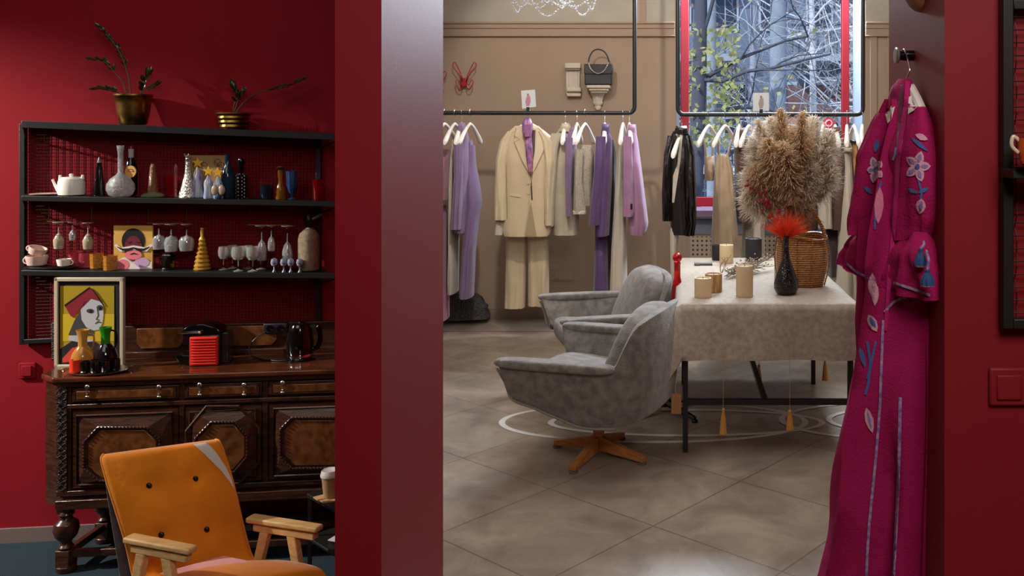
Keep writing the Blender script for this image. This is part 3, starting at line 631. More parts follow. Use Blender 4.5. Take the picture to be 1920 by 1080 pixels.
# ================================================================ SIDEBOARD
CT = .39; CF = 4.83
sb = thing('sideboard', 'long dark carved oak sideboard with drawers and octagon panelled doors', 'sideboard', QZ(380, FLZ, 5.0))
Fp = lambda u, v, d=0: Q(u, v, CF)+EY*d
def slab(bm, u0, u1, v0, v1, d0, d1):
    """block between front pixel edges; depth offsets (negative = towards the room)"""
    Y = [Q(u0,v1,CF), Q(u1,v1,CF), Q(u1,v0,CF), Q(u0,v0,CF)]
    zb = (Y[0].z+Y[1].z)/2; zt = (Y[2].z+Y[3].z)/2
    Y[0].z = Y[1].z = zb; Y[2].z = Y[3].z = zt
    return hexa(bm, [p+EY*d0 for p in Y]+[p+EY*d1 for p in Y])
def slabz(bm, u0, u1, z0, z1, d0, d1):
    a, b = QZ(u0,0,CF), QZ(u1,0,CF); q = []
    for d in (d0, d1):
        for p, z in ((a,z0),(b,z0),(b,z1),(a,z1)): w = p+EY*d; w.z = z; q.append(w)
    return hexa(bm, q)
vz = lambda v, u=300: Q(u, v, CF).z
R_ = 716
bm = NB(); slabz(bm, 110, R_-6, vz(945), CT-.03, .012, .40)
a = QZ(110,0,CF)+EY*.012; b = QZ(86,0,CF+.09); c = b+EY*.31; d = QZ(110,0,CF)+EY*.40
prism(bm, [Vector((q.x,q.y,vz(945))) for q in (a,b,c,d)], (0,0,CT-.03-vz(945))); mk('carcass', bm, dwood, sb)
bm = NB()
f0, f1 = QZ(103,CT,CF)-EY*.025, QZ(R_,CT,CF)-EY*.025; k0 = QZ(77,CT,CF+.07); k1 = QZ(R_,CT,CF)+EY*.405; k2 = k0+EY*.335
prism(bm, [Vector((q.x,q.y,CT-.028)) for q in (f0,f1,k1,k2,k0)], (0,0,.028)); mk('counter_top', bm, hwood, sb, bevel=.008, segs=3)
# mouldings
bm = NB(); slabz(bm, 107, R_-2, CT-.05, CT-.028, -.012, .02); slabz(bm, 107, R_-2, vz(760), vz(752), -.010, .02)
slabz(bm, 107, R_-2, vz(921), vz(912), -.010, .02); slabz(bm, 107, R_-2, vz(945), vz(928), -.022, .02); mk('moulding', bm, dwood, sb, bevel=.003)
for u0, u1 in ((128, 134), (337, 346), (493, 503), (R_-14, R_-4)):
    bm = NB(); slabz(bm, u0, u1, vz(912), CT-.05, -.006, .02); mk('stile', bm, dwood, sb, bevel=.002)
bm = NB(); slabz(bm, 108, 127, vz(912), CT-.05, -.010, .02)
for k in range(15):
    zc_ = vz(905)+k*.0365; a = QZ(117.5,0,CF)-EY*.010; a.z = zc_
    tube(bm, [a+EX*.018, a+Vector((0,0,.016)), a-EX*.018, a-Vector((0,0,.016))], .003, 5, closed=True)
mk('carved_corner_post', bm, dwood2, sb)
pullm = M('tarnished silver pull', (196,186,170), .3, metal=1)
def pull(par, u, v):
    c = Fp(u, v, -.018); bm = NB()
    ball(bm, c+Vector((0,0,.028)), .013, 10, sc=(1,.35,1)); lathe(bm, c-Vector((0,0,.012)), [(.003,0),(.006,.006),(.003,.014),(.004,.034)], 8)
    ball(bm, c-Vector((0,0,.020)), .0085, 10, sc=(1.35,.5,.8)); mk('pull', bm, pullm, par, bevel=0)
dzt, dzb = CT-.058, vz(748)
for (u0, u1, vt, vb, pulls) in ((136, 336, 0, 0, (167, 301)), (347, 492, 0, 0, (377, 460)), (504, R_-16, 0, 0, (532, 672))):
    bm = NB(); slabz(bm, u0, u1, dzb, dzt, -.006, .02); dr = mk('drawer', bm, dwood, sb, bevel=.003)
    bm = NB(); slabz(bm, u0+9, u1-9, dzb+.014, dzt-.014, -.013, -.002); mk('burl_panel', bm, burl, dr, bevel=.003)
    bm = NB()
    for k in ((u0+5,u1-5,dzt-.013,dzt-.006), (u0+5,u1-5,dzb+.006,dzb+.013)): slabz(bm, k[0], k[1], k[2], k[3], -.013, 0)
    slabz(bm, u0+5, u0+8, dzb+.006, dzt-.006, -.013, 0); slabz(bm, u1-8, u1-5, dzb+.006, dzt-.006, -.013, 0); mk('drawer_moulding', bm, dwood, dr)
    for pu in pulls: pull(dr, pu, 735 if pu < 330 else (731 if pu < 480 else 727))
def door(u0, u1, octo, big=None):
    z0, z1 = vz(908), vz(765); bm = NB(); slabz(bm, u0, u1, z0, z1, -.004, .02); d = mk('cabinet_door', bm, dwood, sb)
    o8 = [Fp(*q, -.034) for q in octo]
    rect = [QZ(u, 0, CF)-EY*.008 for u in (u0+10, u1-10)]
    r4 = [Vector((rect[0].x,rect[0].y,z1-.02)), Vector((rect[1].x,rect[1].y,z1-.02)), Vector((rect[1].x,rect[1].y,z0+.02)), Vector((rect[0].x,rect[0].y,z0+.02))]
    bm = NB(); V8 = [bm.verts.new(p) for p in o8]; V4 = [bm.verts.new(p) for p in r4]
    # octagon order: left-top, top-left, top-right, right-top, right-bottom, bottom-right, bottom-left, left-bottom
    for f in ((V4[0],V8[0],V8[1]), (V4[0],V8[1],V8[2],V4[1]), (V4[1],V8[2],V8[3]), (V4[1],V8[3],V8[4],V4[2]), (V4[2],V8[4],V8[5]), (V4[2],V8[5],V8[6],V4[3]), (V4[3],V8[6],V8[7]), (V4[3],V8[7],V8[0],V4[0])): bm.faces.new(f)
    bm.faces.new(V8); mk('raised_panel', bm, dwood, d, smooth=10)
    bm = NB(); cc = sum(o8, Vector())/8; prism(bm, [cc+(p-cc)*.9-EY*.004 for p in o8], EY*.006); mk('burl_panel', bm, burl, d, bevel=.003)
    bm = NB(); tube(bm, [p-EY*.003 for p in o8], .006, 6, closed=True)
    for i in range(8):
        a, b = o8[i], o8[(i+1)%8]; n = max(2, int((b-a).length/.016))
        for k in range(n): ball(bm, a+(b-a)*(k+.5)/n-EY*.007, .0062, 6)
    mk('beaded_moulding', bm, dwood, d)
    bm = NB(); tube(bm, [p-EY*.004 for p in r4], .007, 6, closed=True)
    if big: tube(bm, [Fp(*q, -.016) for q in big], .008, 6, closed=True)
    mk('door_moulding', bm, dwood, d)
    return d
door(137, 335, [(165,824),(191,797),(282,797),(306,819),(306,870),(282,894),(193,896),(165,873)])
door(348, 491, [(372,817),(401,787),(446,787),(468,812),(468,852),(444,880),(401,884),(372,858)], [(352,806),(390,760),(450,760),(488,800),(488,866),(450,904),(390,906),(352,868)])
door(505, R_-17, [(530,800),(551,779),(650,779),(680,800),(680,850),(650,872),(552,873),(530,850)])
# legs, stretchers
def leg(p):
    z0 = FLZ; z1 = vz(945); hh = z1-z0; bm = NB()
    lathe(bm, Vector((p.x,p.y,z0)), [(.042,0),(.046,.02),(.046,.03)], 16)
    box(bm, p.x-.034, p.x+.034, p.y-.034, p.y+.034, z0+.03, z0+hh*.34)
    lathe(bm, Vector((p.x,p.y,z0+hh*.34)), [(.02,0),(.036,hh*.03),(.024,hh*.08),(.026,hh*.12),(.048,hh*.2),(.058,hh*.3),(.052,hh*.4),(.03,hh*.46),(.026,hh*.5),(.038,hh*.53),(.03,hh*.58)], 20)
    box(bm, p.x-.03, p.x+.03, p.y-.03, p.y+.03, z1-hh*.1, z1+.01); return mk('leg', bm, dwood, sb, bevel=.003)
lg = [QZ(116,0,CF)+EY*.04, QZ(R_-20,0,CF)+EY*.04, QZ(128,0,CF)+EY*.36, QZ(R_-20,0,CF)+EY*.36]
for p in lg: leg(p)
zs = FLZ+.085
bm = NB()
for a, b in ((lg[0],lg[1]), (lg[2],lg[3]), (lg[0],lg[2]), (lg[1],lg[3])):
    d = (b-a).normalized()*.03; n = Vector((-d.y,d.x,0)).normalized()*.016
    a2, b2 = a+d, b-d; hexa(bm, [Vector((q.x,q.y,z)) for q, z in ((a2-n,zs-.018),(b2-n,zs-.018),(b2-n,zs+.018),(a2-n,zs+.018),(a2+n,zs-.018),(b2+n,zs-.018),(b2+n,zs+.018),(a2+n,zs+.018))])
mk('stretcher', bm, dwood, sb, bevel=.004)
# back splash
zb0, zb1 = CT, CT+.165
bm = NB(); slabz(bm, 22, R_-10, zb0, zb1, .375, .405); mk('backboard', bm, dwood, sb, bevel=.003)
bm = NB(); slabz(bm, 22, R_-10, zb0, zb0+.03, .355, .38); mk('backboard_rail', bm, dwood, sb, bevel=.004)
for u0, u1 in ((258, 345), (425, 520)):
    bm = NB(); 
    a, b = QZ(u0,0,CF+.378), QZ(u1,0,CF+.378); z = [zb0+.045, zb1-.012]
    pts = [(0,z[0]+.03),(0,z[1]),(1,z[1]),(1,z[0]+.03),(.9,z[0]),(.1,z[0])]
    prism(bm, [Vector((a.x+(b.x-a.x)*t, a.y+(b.y-a.y)*t, zz_))-EY*.012 for t, zz_ in pts], EY*.02); mk('backboard_panel', bm, burl, sb, bevel=.003)
bm = NB(); slabz(bm, 20, 60, zb0, zb1+.035, .35, .405); slabz(bm, R_-30, R_-10, zb0, zb1+.03, .35, .405); mk('carved_end_bracket', bm, dwood2, sb, bevel=.006)
# ---- things on the sideboard
def K(u, c): return QZ(u, CT+.0005, c)
t, cv = canvas('framed_picture', 'tall framed portrait of a woman in a red hat leaning behind the carafes', 106, 227, 526, 686, 5.04, .012, [M('black mat board', (24,22,24), .6)])
mold = M('cream picture frame', (196,184,160), .4)
bm = NB()
for (u0,u1,v0,v1) in ((101,108,521,690.4), (224,231,521,690.4), (101,231,521,528), (101,231,684,690.4)):
    a,b,c_,e = Q(u0,v1,5.03),Q(u1,v1,5.03),Q(u1,v0,5.03),Q(u0,v0,5.03); n = EY*.028; hexa(bm, [a,b,c_,e,a+n,b+n,c_+n,e+n])
mk('frame', bm, mold, t, bevel=.003)
D = lambda nm, poly, m, off: decal(nm, [cv], poly, m, t, off=off, step=10)
D('painted_sheet', [(113,536),(214,536),(214,682),(113,682)], M('mustard paint', (172,146,30), .5), .0012)
D('lower_ground', [(118,589),(214,589),(214,640),(118,640)], yel, .0022)
D('veil', [(150,586),(160,560),(180,600),(176,630),(128,628),(140,600)], dgrey, .0034)
D('robe', [(113,654),(140,636),(178,640),(206,660),(212,682),(113,682)], M('charcoal paint', (44,38,42), .5), .0034)
D('robe_lining', [(117,672),(136,652),(150,650),(150,676),(117,680)], coral, .0046)
D('collar', [(130,630),(150,628),(178,640),(150,642),(128,638)], greyp, .0046)
D('face', [(151,580),(156,566),(170,560),(184,562),(193,572),(194,590),(192,606),(186,618),(176,620),(162,614),(153,600)], greyp, .0046)
D('hat', [(121,573),(168,539),(176,545),(188,565),(170,560),(156,566),(150,580),(138,596),(132,592)], crim, .0056)
D('hat_outline', stroke([(121,573),(168,539),(176,546),(194,572)], 2.5), inkb, .0066)
D('eye', ell(169, 583, 7, 4), dgrey, .0058); D('eye', ell(187, 577, 6, 5), dgrey, .0058)
D('pupil', ell(170, 584, 2.5, 3), inkb, .0068); D('pupil', ell(188, 578, 2.5, 3), inkb, .0068)
D('nose', stroke([(182,576),(184,592),(180,599),(186,600)], 1.8), dgrey, .0060); D('mouth', stroke([(178,607),(184,603),(191,605)], [1,3,1]), dgrey, .0060)
# tray with carafes
p = K(184, 4.905); t = thing('serving_tray', 'silver serving tray with looped handles on the left of the sideboard', 'tray', p); s = px(184,4.90)
bm = NB(); lathe(bm, p, [(44*s,0),(52*s,2*s),(55*s,4.5*s),(53*s,4.5*s),(46*s,2.5*s),(1*s,1.6*s)], 40, sy=.68); mk('tray_body', bm, silver, t)
for sg in (-1,1):
    bm = NB(); tube(bm, [p+EX*s*(sg*(53+6*math.sin(a)))+EY*(12*s*math.cos(a))+Vector((0,0,5*s+2*s*math.sin(a))) for a in [k*PI/10 for k in range(11)]], .0045, 8); mk('handle', bm, silver, t)
zt = Vector((0,0,.0085))
def jug(label, u, c, mat, capm, h):
    p = K(u,c)+zt; s = px(u,c); t = thing('glass_jug', label, 'jug', p)
    bm = NB(); lathe(bm, p, [(15*s,0),(19*s,6*s),(20*s,h*.28*s),(16*s,h*.45*s),(8*s,h*.6*s)], 26); mk('body', bm, mat, t)
    bm = NB(); lathe(bm, p, [(8*s,h*.6*s),(7.5*s,h*.7*s),(8*s,h*.84*s),(11*s,h*s),(9.8*s,h*s),(6.5*s,h*.82*s),(6.3*s,h*.7*s)], 26, flute=.05, nf=6); mk('neck', bm, capm, t)
    bm = NB(); tube(bm, smoothpts([p+EX*8*s+Vector((0,0,h*.93*s)), p+EX*19*s+Vector((0,0,h*.86*s)), p+EX*19*s+Vector((0,0,h*.6*s)), p+EX*13*s+Vector((0,0,h*.45*s))], 5), .0045, 8); mk('handle', bm, mat, t)
orng = M('orange glass', (214,150,66), .1, trans=.45)
jug('amber glass jug with a gold neck on the tray before the portrait', 155, 4.93, orng, M('golden glass', (216,160,80), .12, trans=.3), 74)
jug('dark glass jug with a bright green neck on the tray', 198, 4.95, M('black violet glass', (28,20,24), .08, coat=.5), M('bright green glass', (46,140,30), .12, trans=.15), 76)
def smallglass(label, u, c, r, h, mat, grp=None, cat='glass', nm='small_glass'):
    p = K(u,c)+zt; s = px(u,c); t = thing(nm, label, cat, p, group=grp)
    bm = NB(); lathe(bm, p, [(r*.8*s,0),(r*s,2*s),(r*s,h*s),(r*.86*s,h*s),(r*.75*s,3*s)], 20, flute=.03, nf=5); mk('cup', bm, mat, t); return t
smallglass('bright red square tumbler at the left of the tray', 141, 4.87, 9, 24, M('bright red glass', (226,60,36), .25))
bg_ = M('black faceted glass', (14,13,16), .08, coat=.6, bump=.4, bs=60)
labs = ['black faceted glass in front on the tray, just right of the red tumbler', 'black faceted glass in front on the tray, second of the front row', 'black faceted glass in front on the tray, at the right end of the front row', 'black faceted glass at the back of the tray between the two jugs', 'black faceted glass at the far right of the tray below the green jug']
for (u, c), lab in zip(((160,4.855),(179,4.845),(198,4.855),(178,4.875),(216,4.885)), labs): smallglass(lab, u, c, 8.5, 22, bg_, 'black glasses on the tray')
# coffee machine
t = thing('coffee_machine', 'capsule coffee machine with a ribbed red side and black head', 'coffee machine', K(375,5.0))
def cbox(bm, u0, u1, z0, z1, c0, c1):
    a, b, a2, b2 = QZ(u0,0,c0), QZ(u1,0,c0), None, None; n = EY*(c1-c0)
    return hexa(bm, [Vector((q.x,q.y,z)) for q, z in ((a,z0),(b,z0),(b,z1),(a,z1),(a+n,z0),(b+n,z0),(b+n,z1),(a+n,z1))])
s = px(380,5.0); redc = M('red enamel', (216,44,34), .3)
bm = NB(); cbox(bm, 354, 412, CT+.003, CT+.155, 4.97, 5.09); mk('body', bm, M('dark grey plastic', (36,34,36), .4), t, bevel=.006)
bm = NB(); cbox(bm, 355, 408, CT+.003, CT+.15, 4.955, 4.972)
rp = mk('side_panel', bm, redc, t, bevel=.004)
bm = NB()
for i in range(10): cbox(bm, 358, 405, CT+.010+i*.0142, CT+.018+i*.0142, 4.948, 4.956)
mk('ribs', bm, redc, rp, bevel=.002)
bm = NB(); cbox(bm, 410, 428, CT+.003, CT+.16, 5.0, 5.08); mk('water_tank', bm, M('smoked plastic', (50,42,42), .1, coat=.3), t, bevel=.005)
bm = NB(); p = K(374,5.03)
prism(bm, [QZ(u,0,4.975)+Vector((0,0,CT+z)) for u, z in ((338,.168),(342,.150),(352,.140),(352,.152),(410,.152),(414,.17),(406,.19),(380,.212),(356,.208),(344,.19))], EY*.11); mk('head', bm, blackg, t, bevel=.008, segs=3)
bm = NB(); tube(bm, [QZ(334,CT+.172,4.965), QZ(345,CT+.170,4.965), QZ(374,CT+.172,4.965)], [.003,.006,.005], 8); ball(bm, QZ(375,CT+.172,4.965), .009, 10); mk('lever', bm, chrome, t)
bm = NB(); prism(bm, [QZ(u,0,4.98)+Vector((0,0,CT+z)) for u, z in ((326,.052),(355,.052),(355,.003),(344,.003),(334,.02))], EY*.09); mk('cup_tray', bm, blackg, t, bevel=.003)
# kettle
p = K(563,5.05); s = px(563,5.05); t = thing('kettle', 'glossy black electric kettle with a chrome trimmed handle', 'kettle', p)
bm = NB(); lathe(bm, p, [(27*s,0),(28*s,3*s),(25*s,5*s),(10*s,6*s)], 32); mk('power_base', bm, blackg, t)
bm = NB(); lathe(bm, p+Vector((0,0,6*s)), [(23*s,0),(23.5*s,2*s),(22.5*s,5*s)], 32); mk('trim_ring', bm, chrome, t)
bm = NB(); lathe(bm, p+Vector((0,0,9*s)), [(22*s,0),(24*s,8*s),(24*s,24*s),(21*s,44*s),(19*s,52*s),(16*s,57*s),(4*s,60*s)], 32); mk('jug', bm, blackg, t)
bm = NB(); lathe(bm, p+Vector((0,0,68.5*s)), [(5*s,0),(6*s,2*s),(3*s,3*s)], 16); mk('lid_knob', bm, chrome, t)
bm = NB(); tube(bm, smoothpts([p+EX*17*s+Vector((0,0,60*s)), p+EX*31*s+Vector((0,0,60*s)), p+EX*36*s+Vector((0,0,40*s)), p+EX*31*s+Vector((0,0,22*s)), p+EX*22*s+Vector((0,0,18*s))], 5), .013, 8); hd = mk('handle', bm, blackg, t)
bm = NB(); tube(bm, smoothpts([p+EX*24*s+Vector((0,0,63*s)), p+EX*34*s+Vector((0,0,60*s)), p+EX*38*s+Vector((0,0,40*s)), p+EX*32*s+Vector((0,0,19*s))], 5), .006, 8); mk('chrome_strip', bm, chrome, hd)
# power strip on the wall and its cable
t = thing('wall_socket', 'black double power socket on the wall behind the kettle', 'socket', Q(516,616,5.2))
bm = NB(); lboxw(bm, Q(516,616,5.18), .125, .055, .035); mk('housing', bm, M('matt black plastic', (26,26,28), .5), t, bevel=.006)
for u in (506, 526):
    bm = NB(); c = Q(u,616,5.175); n = EY; lathe(bm, c, [(.001,-.001),(.018,0),(.018,.003),(.001,.004)], 16)
    R = Matrix.Rotation(PI/2, 4, EX); bmesh.ops.transform(bm, verts=bm.verts, matrix=Matrix.Translation(c)@R@Matrix.Translation(-c)); mk('outlet', bm, blackg, t)
bm = NB(); tube(bm, smoothpts([Q(500,622,5.17), Q(480,634,5.15), Q(468,650,5.14), Q(470,664,5.12)]+[K(478,5.1)+Vector((0,0,.004)), K(500,5.03)+Vector((0,0,.004)), K(530,5.0)+Vector((0,0,.004)), K(548,5.02)+Vector((0,0,.005))], 6), .0035, 6)
tag(mk('power_cable', bm, M('black cable', (18,16,18), .4), smooth=60), 'thin black cable looping from the wall socket down to the kettle', 'cable')
# ================================================================ ORANGE ARMCHAIR
velv = M('orange velvet', (224,130,20), .8, sheen=.3, var=.14, vs=5, bump=.2, bs=30, spec=.2)
greyv = M('charcoal velvet', (70,66,66), .85, sheen=.3, var=.2, vs=12)
base = Vector((-1.95, 3.62, FLZ)); t = thing('armchair', 'orange velvet armchair with pale wooden arms and four buttons', 'armchair', base)
def sheet(Lc, Rc, thick, nrm, bulge=0, dents=(), n=26, m=26):
    """padded panel spanned between a left and a right curve"""
    bm = NB(); Ls = smoothpts(Lc, 8); Rs = smoothpts(Rc, 8); N = len(Ls)-1; nrm = Vector(nrm).normalized()
    def pt(i, j):
        a, b = Ls[i], Rs[i]; s_ = j/m; p = a.lerp(b, s_)
        e = min(1, 6*min(s_, 1-s_))**.5*min(1, 8*min(i/N, 1-i/N)+.15)**.5
        h = bulge*math.sin(PI*s_)**.6*e
        for (du, dv, r, dp) in dents:
            q = ((p.x-du.x)**2+(p.z-du.z)**2+(p.y-du.y)**2)/r**2; h -= dp*math.exp(-q*2)
        return p+nrm*h
    A = [[bm.verts.new(pt(i,j)) for j in range(m+1)] for i in range(N+1)]
    B = [[bm.verts.new(Ls[i].lerp(Rs[i], j/m)-nrm*thick) for j in range(m+1)] for i in range(N+1)]
    for G, fl in ((A,0),(B,1)):
        for i in range(N):
            for j in range(m):
                f = [G[i][j], G[i][j+1], G[i+1][j+1], G[i+1][j]]; bm.faces.new(f[::-1] if fl else f)
    for i in range(N): bm.faces.new((A[i][0],A[i+1][0],B[i+1][0],B[i][0])); bm.faces.new((A[i][m],B[i][m],B[i+1][m],A[i+1][m]))
    for j in range(m): bm.faces.new((A[0][j],B[0][j],B[0][j+1],A[0][j+1])); bm.faces.new((A[N][j],A[N][j+1],B[N][j+1],B[N][j]))
    return bm
Lc = [P(194,852,3.72), P(190,862,3.685), P(201,905,3.66), P(218,960,3.64), P(236,1020,3.62), P(248,1075,3.60), P(252,1092,3.58)]
Rc = [P(404,824,3.93), P(414,832,3.90), P(432,885,3.88), P(446,940,3.86), P(460,1000,3.845), P(474,1045,3.82), P(490,1056,3.78)]
fn = (.55,-.75,.25)
btn = [P(279,911,3.745), P(366,898,3.82), P(387,993,3.80), P(302,1003,3.70)]
bk = mk('backrest', sheet(Lc, Rc, .05, fn, .028, [(b,None,.05,.02) for b in btn]), velv, t, smooth=80)
for b in btn:
    h = BV[bk.name].ray_cast(Vector((0,0,H)), (b-Vector((0,0,H))).normalized()); c = h[0] or b
    bm = NB(); ball(bm, c, .013, 12, sc=(1,.6,1)); mk('button', bm, M('black button', (26,16,14), .4), t)
Lg = [P(190,860,3.74), P(197,900,3.72), P(205,955,3.70), P(214,1010,3.69), P(226,1085,3.68)]
Rg = [P(408,830,3.98), P(424,885,3.95), P(438,940,3.93), P(452,1000,3.92), P(466,1075,3.90)]
mk('back_shell', sheet(Lg, Rg, .012, fn, .004), greyv, t, smooth=80)
bm = NB()
for cv_ in (Lc, Rc):
    tube(bm, [p+Vector(fn).normalized()*-.004 for p in smoothpts(cv_, 6)], .0045, 6)
    mk('piping', bm, velv, t); bm = NB()
bm.free()
decal('strap', [bk], [(356,827),(380,823),(392,833),(408,852),(424,876),(434,898),(440,918),(430,902),(414,882),(398,866),(384,852)], M('grey linen band', (214,210,202), .8, bump=.2, bs=200), t, off=.004, step=7)
# seat
BLs, BRs, FRs = P(262,1092,3.56), P(478,1050,3.80), P(592,1062,3.66)
FLs = BLs+(FRs-BRs)
Ls_ = [BLs, BLs.lerp(FLs,.5)+Vector((0,0,.012)), FLs, FLs+Vector((.05,-.02,-.03)), FLs+Vector((.07,-.03,-.09))]
Rs_ = [BRs, BRs.lerp(FRs,.5)+Vector((0,0,.012)), FRs, FRs+Vector((.05,-.02,-.03)), FRs+Vector((.07,-.03,-.09))]
mk('seat', sheet(Ls_, Rs_, .07, (.15,-.1,1), .02), velv, t, smooth=80)
def board(bm, a, b, w, th, side, taper=1):
    """flat board from a to b; side = unit vector across"""
    side = Vector(side).normalized(); up = (b-a).cross(side).normalized()
    if up.z < 0: up = -up
    return hexa(bm, [a-side*w/2-up*th, b-side*w/2*taper-up*th, b+side*w/2*taper-up*th, a+side*w/2-up*th, a-side*w/2, b-side*w/2*taper, b+side*w/2*taper, a+side*w/2])
for ab, af in ((P(240,1003,3.56), P(362,1026,3.46)), (P(468,966,3.84), P(600,986,3.745))):
    d = (af-ab).normalized(); sd = d.cross(Vector((0,0,1))).normalized()
    bm = NB(); board(bm, ab, af, .055, .024, sd, .9); mk('armrest', bm, lwood, t, bevel=.008, segs=3)
    bm = NB(); a2 = ab+d*.03-Vector((0,0,.030)); b2 = af-d*.02-Vector((0,0,.030)); board(bm, a2, b2, .034, .028, sd); mk('arm_rail', bm, lwood, t, bevel=.004)
    for f, lean in ((.24, -.13), (.62, .10)):
        a = ab.lerp(af, f)-Vector((0,0,.055)); b = a+d*lean; b.z = FLZ+.0
        n = sd*.016; w = d*.021
        bm = NB(); hexa(bm, [b-w*.7-n, b+w*.7-n, a+w-n, a-w-n, b-w*.7+n, b+w*.7+n, a+w+n, a-w+n]); mk('leg', bm, lwood, t, bevel=.004)
bm = NB(); q = [BLs, BRs, FRs, FLs]; cc = sum(q, Vector())/4
for a, b in ((q[0],q[1]), (q[2],q[3])):
    aa, bb = a.lerp(b,-.06), a.lerp(b,1.06); aa = aa-Vector((0,0,.13)); bb = bb-Vector((0,0,.13)); bm = NB(); board(bm, aa, bb, .03, .05, (b-a).cross(Vector((0,0,1)))); mk('seat_rail', bm, lwood, t, bevel=.004)
pp = [P(300,1086,3.60), P(420,1053,3.72), P(500,1070,3.66), P(390,1104,3.52)]
zc = max(p.z for p in pp)+.016; bm = NB(); prism(bm, [Vector((p.x,p.y,p.z+.02)) for p in pp], (0,0,.004))
tag(mk('paper_sheet', bm, M('pink paper', (226,160,158), .7)), 'pink sheet of card lying on the seat of the orange armchair', 'paper')
# ---- black side table with a coffee cup
z = -.06; A = P(575,925,1.63*F/670); d1 = Vector((.74,-.67,0)).normalized(); d2 = Vector((.67,.74,0)).normalized(); L1, L2 = .40, .17
t = thing('side_table', 'small black metal side table with a lower shelf right of the orange armchair', 'side table', (A+d1*.2+d2*.08).xy.to_3d()+Vector((0,0,FLZ)))
def plat(bm, z0, th): prism(bm, [Vector((p.x,p.y,z0)) for p in (A, A+d1*L1, A+d1*L1+d2*L2, A+d2*L2)], (0,0,th)); return bm
mk('table_top', plat(NB(), z-.018, .018), black, t, bevel=.003); mk('lower_shelf', plat(NB(), -.27, .014), black, t, bevel=.003)
for i, j in ((0,0),(1,0),(1,1),(0,1)):
    c = A+d1*(.01 if not i else L1-.01)+d2*(.01 if not j else L2-.01); bm = NB(); box(bm, c.x-.007, c.x+.007, c.y-.007, c.y+.007, FLZ, z-.018); mk('leg', bm, black, t)
cpos = P(619, 934, 1.63*F/679); cpos.z = z+.002; s = .0024
t = thing('paper_cup', 'brown takeaway coffee cup with a white lid on the black side table', 'cup', cpos+Vector((0,0,.004)))
bm = NB(); lathe(bm, cpos+Vector((0,0,.004)), [(11.5*s,0),(15.5*s,40*s),(15*s,40*s),(11*s,2*s)], 28); mk('cup_body', bm, M('kraft paper', (176,138,98), .7), t)
bm = NB(); lathe(bm, cpos+Vector((0,0,.004+39*s)), [(17*s,0),(17.5*s,2.5*s),(16.5*s,6*s),(15.5*s,10*s),(14.5*s,12*s),(13*s,11*s)], 28); mk('lid', bm, M('white plastic lid', (216,212,208), .4), t)
bm = NB(); prism(bm, [cpos+Vector((math.cos(a)*r, math.sin(a)*r*.8, -.002)) for a, r in ((0,.075),(.7,.06),(1.5,.07),(2.3,.058),(3.1,.078),(4,.06),(4.7,.07),(5.5,.062))], (0,0,.005)); tag(mk('napkin', bm, M('crumpled kraft napkin', (190,150,104), .8, bump=.4)), 'crumpled kraft napkin under the takeaway coffee cup', 'napkin')
bm = NB(); c = A+d1*.13+d2*.09
for k in range(4):
    a = .12*k; e1 = Vector((math.cos(a-.7), math.sin(a-.7), 0))*.09; e2 = Vector((-e1.y, e1.x, 0))*.6; o_ = Vector((c.x+.07,c.y-.03,-.256+k*.004))
    prism(bm, [o_-e1-e2, o_+e1-e2, o_+e1+e2, o_-e1+e2], (0,0,.0035)); tag(mk('magazine', bm, M('white paper', (205,206,208), .6)), ['white magazine at the bottom of the pile under the side table', 'white magazine second from the bottom of the pile', 'white magazine second from the top of the pile', 'white magazine on top of the pile under the side table'][k], 'magazine', 'pile of magazines on the lower shelf'); bm = NB()
bm.free()
# ================================================================ SHOP: grey armchairs
gfab = M('grey chenille', (124,118,112), .85, sheen=.3, rgb2=(92,87,84), vs=22, bump=.5, bs=140)
gpip = M('grey piping', (128,123,118), .8)
def tub(tz=.53, bz=.76):
    """U-shaped tub shell: returns bmesh in local coordinates (x forward, y left)"""
    top = [(.285,.42,.53),(.18,.425,.53),(.04,.42,.525),(-.12,.41,.52),(-.25,.40,.525),(-.30,.385,.61),(-.345,.35,.70),(-.385,.27,.735),(-.405,.14,.745),(-.41,0,.747)]
    bot = [(.238,.355,.352),(.14,.355,.325),(.02,.35,.285),(-.08,.345,.252),(-.16,.335,.242),(-.25,.325,.25),(-.32,.29,.268),(-.375,.21,.285),(-.398,.10,.295),(-.402,0,.297)]
    def mir(q):
        q = q+[(x,-y,z_) for x,y,z_ in q[:-1][::-1]]; return smoothpts(q, 3)
    top, bot = mir(top), mir(bot); bm = NB(); rows = []
    for T_, B_ in zip(top, bot):
        mid = T_.lerp(B_, .5); out = Vector((mid.x+.1, mid.y*1.6, 0))
        if mid.x > -.1: out = Vector((0, math.copysign(1, mid.y), 0))
        out.normalize(); th = .05
        ring = [B_, B_.lerp(T_,.33)+out*.018, B_.lerp(T_,.7)+out*.018, T_, T_-out*th*.5+Vector((0,0,.006)), T_-out*th, T_.lerp(B_,.5)-out*(th+.01), B_-out*th*.8+Vector((0,0,.03))]
        rows.append([bm.verts.new(p) for p in ring])
    n_ = len(rows[0])
    for A_, B_ in zip(rows, rows[1:]):
        for k in range(n_): bm.faces.new((A_[k], A_[(k+1)%n_], B_[(k+1)%n_], B_[k]))
    bm.faces.new(rows[0]); bm.faces.new(rows[-1][::-1]); N_ = len(rows)
    for i in range(N_//2):                       # webbing across the bottom of the tub
        a, b, c_, d = rows[i][7], rows[i+1][7], rows[N_-2-i][7], rows[N_-1-i][7]
        try: bm.faces.new([v for v in (a,b,c_,d)])
        except ValueError: pass
    return bm
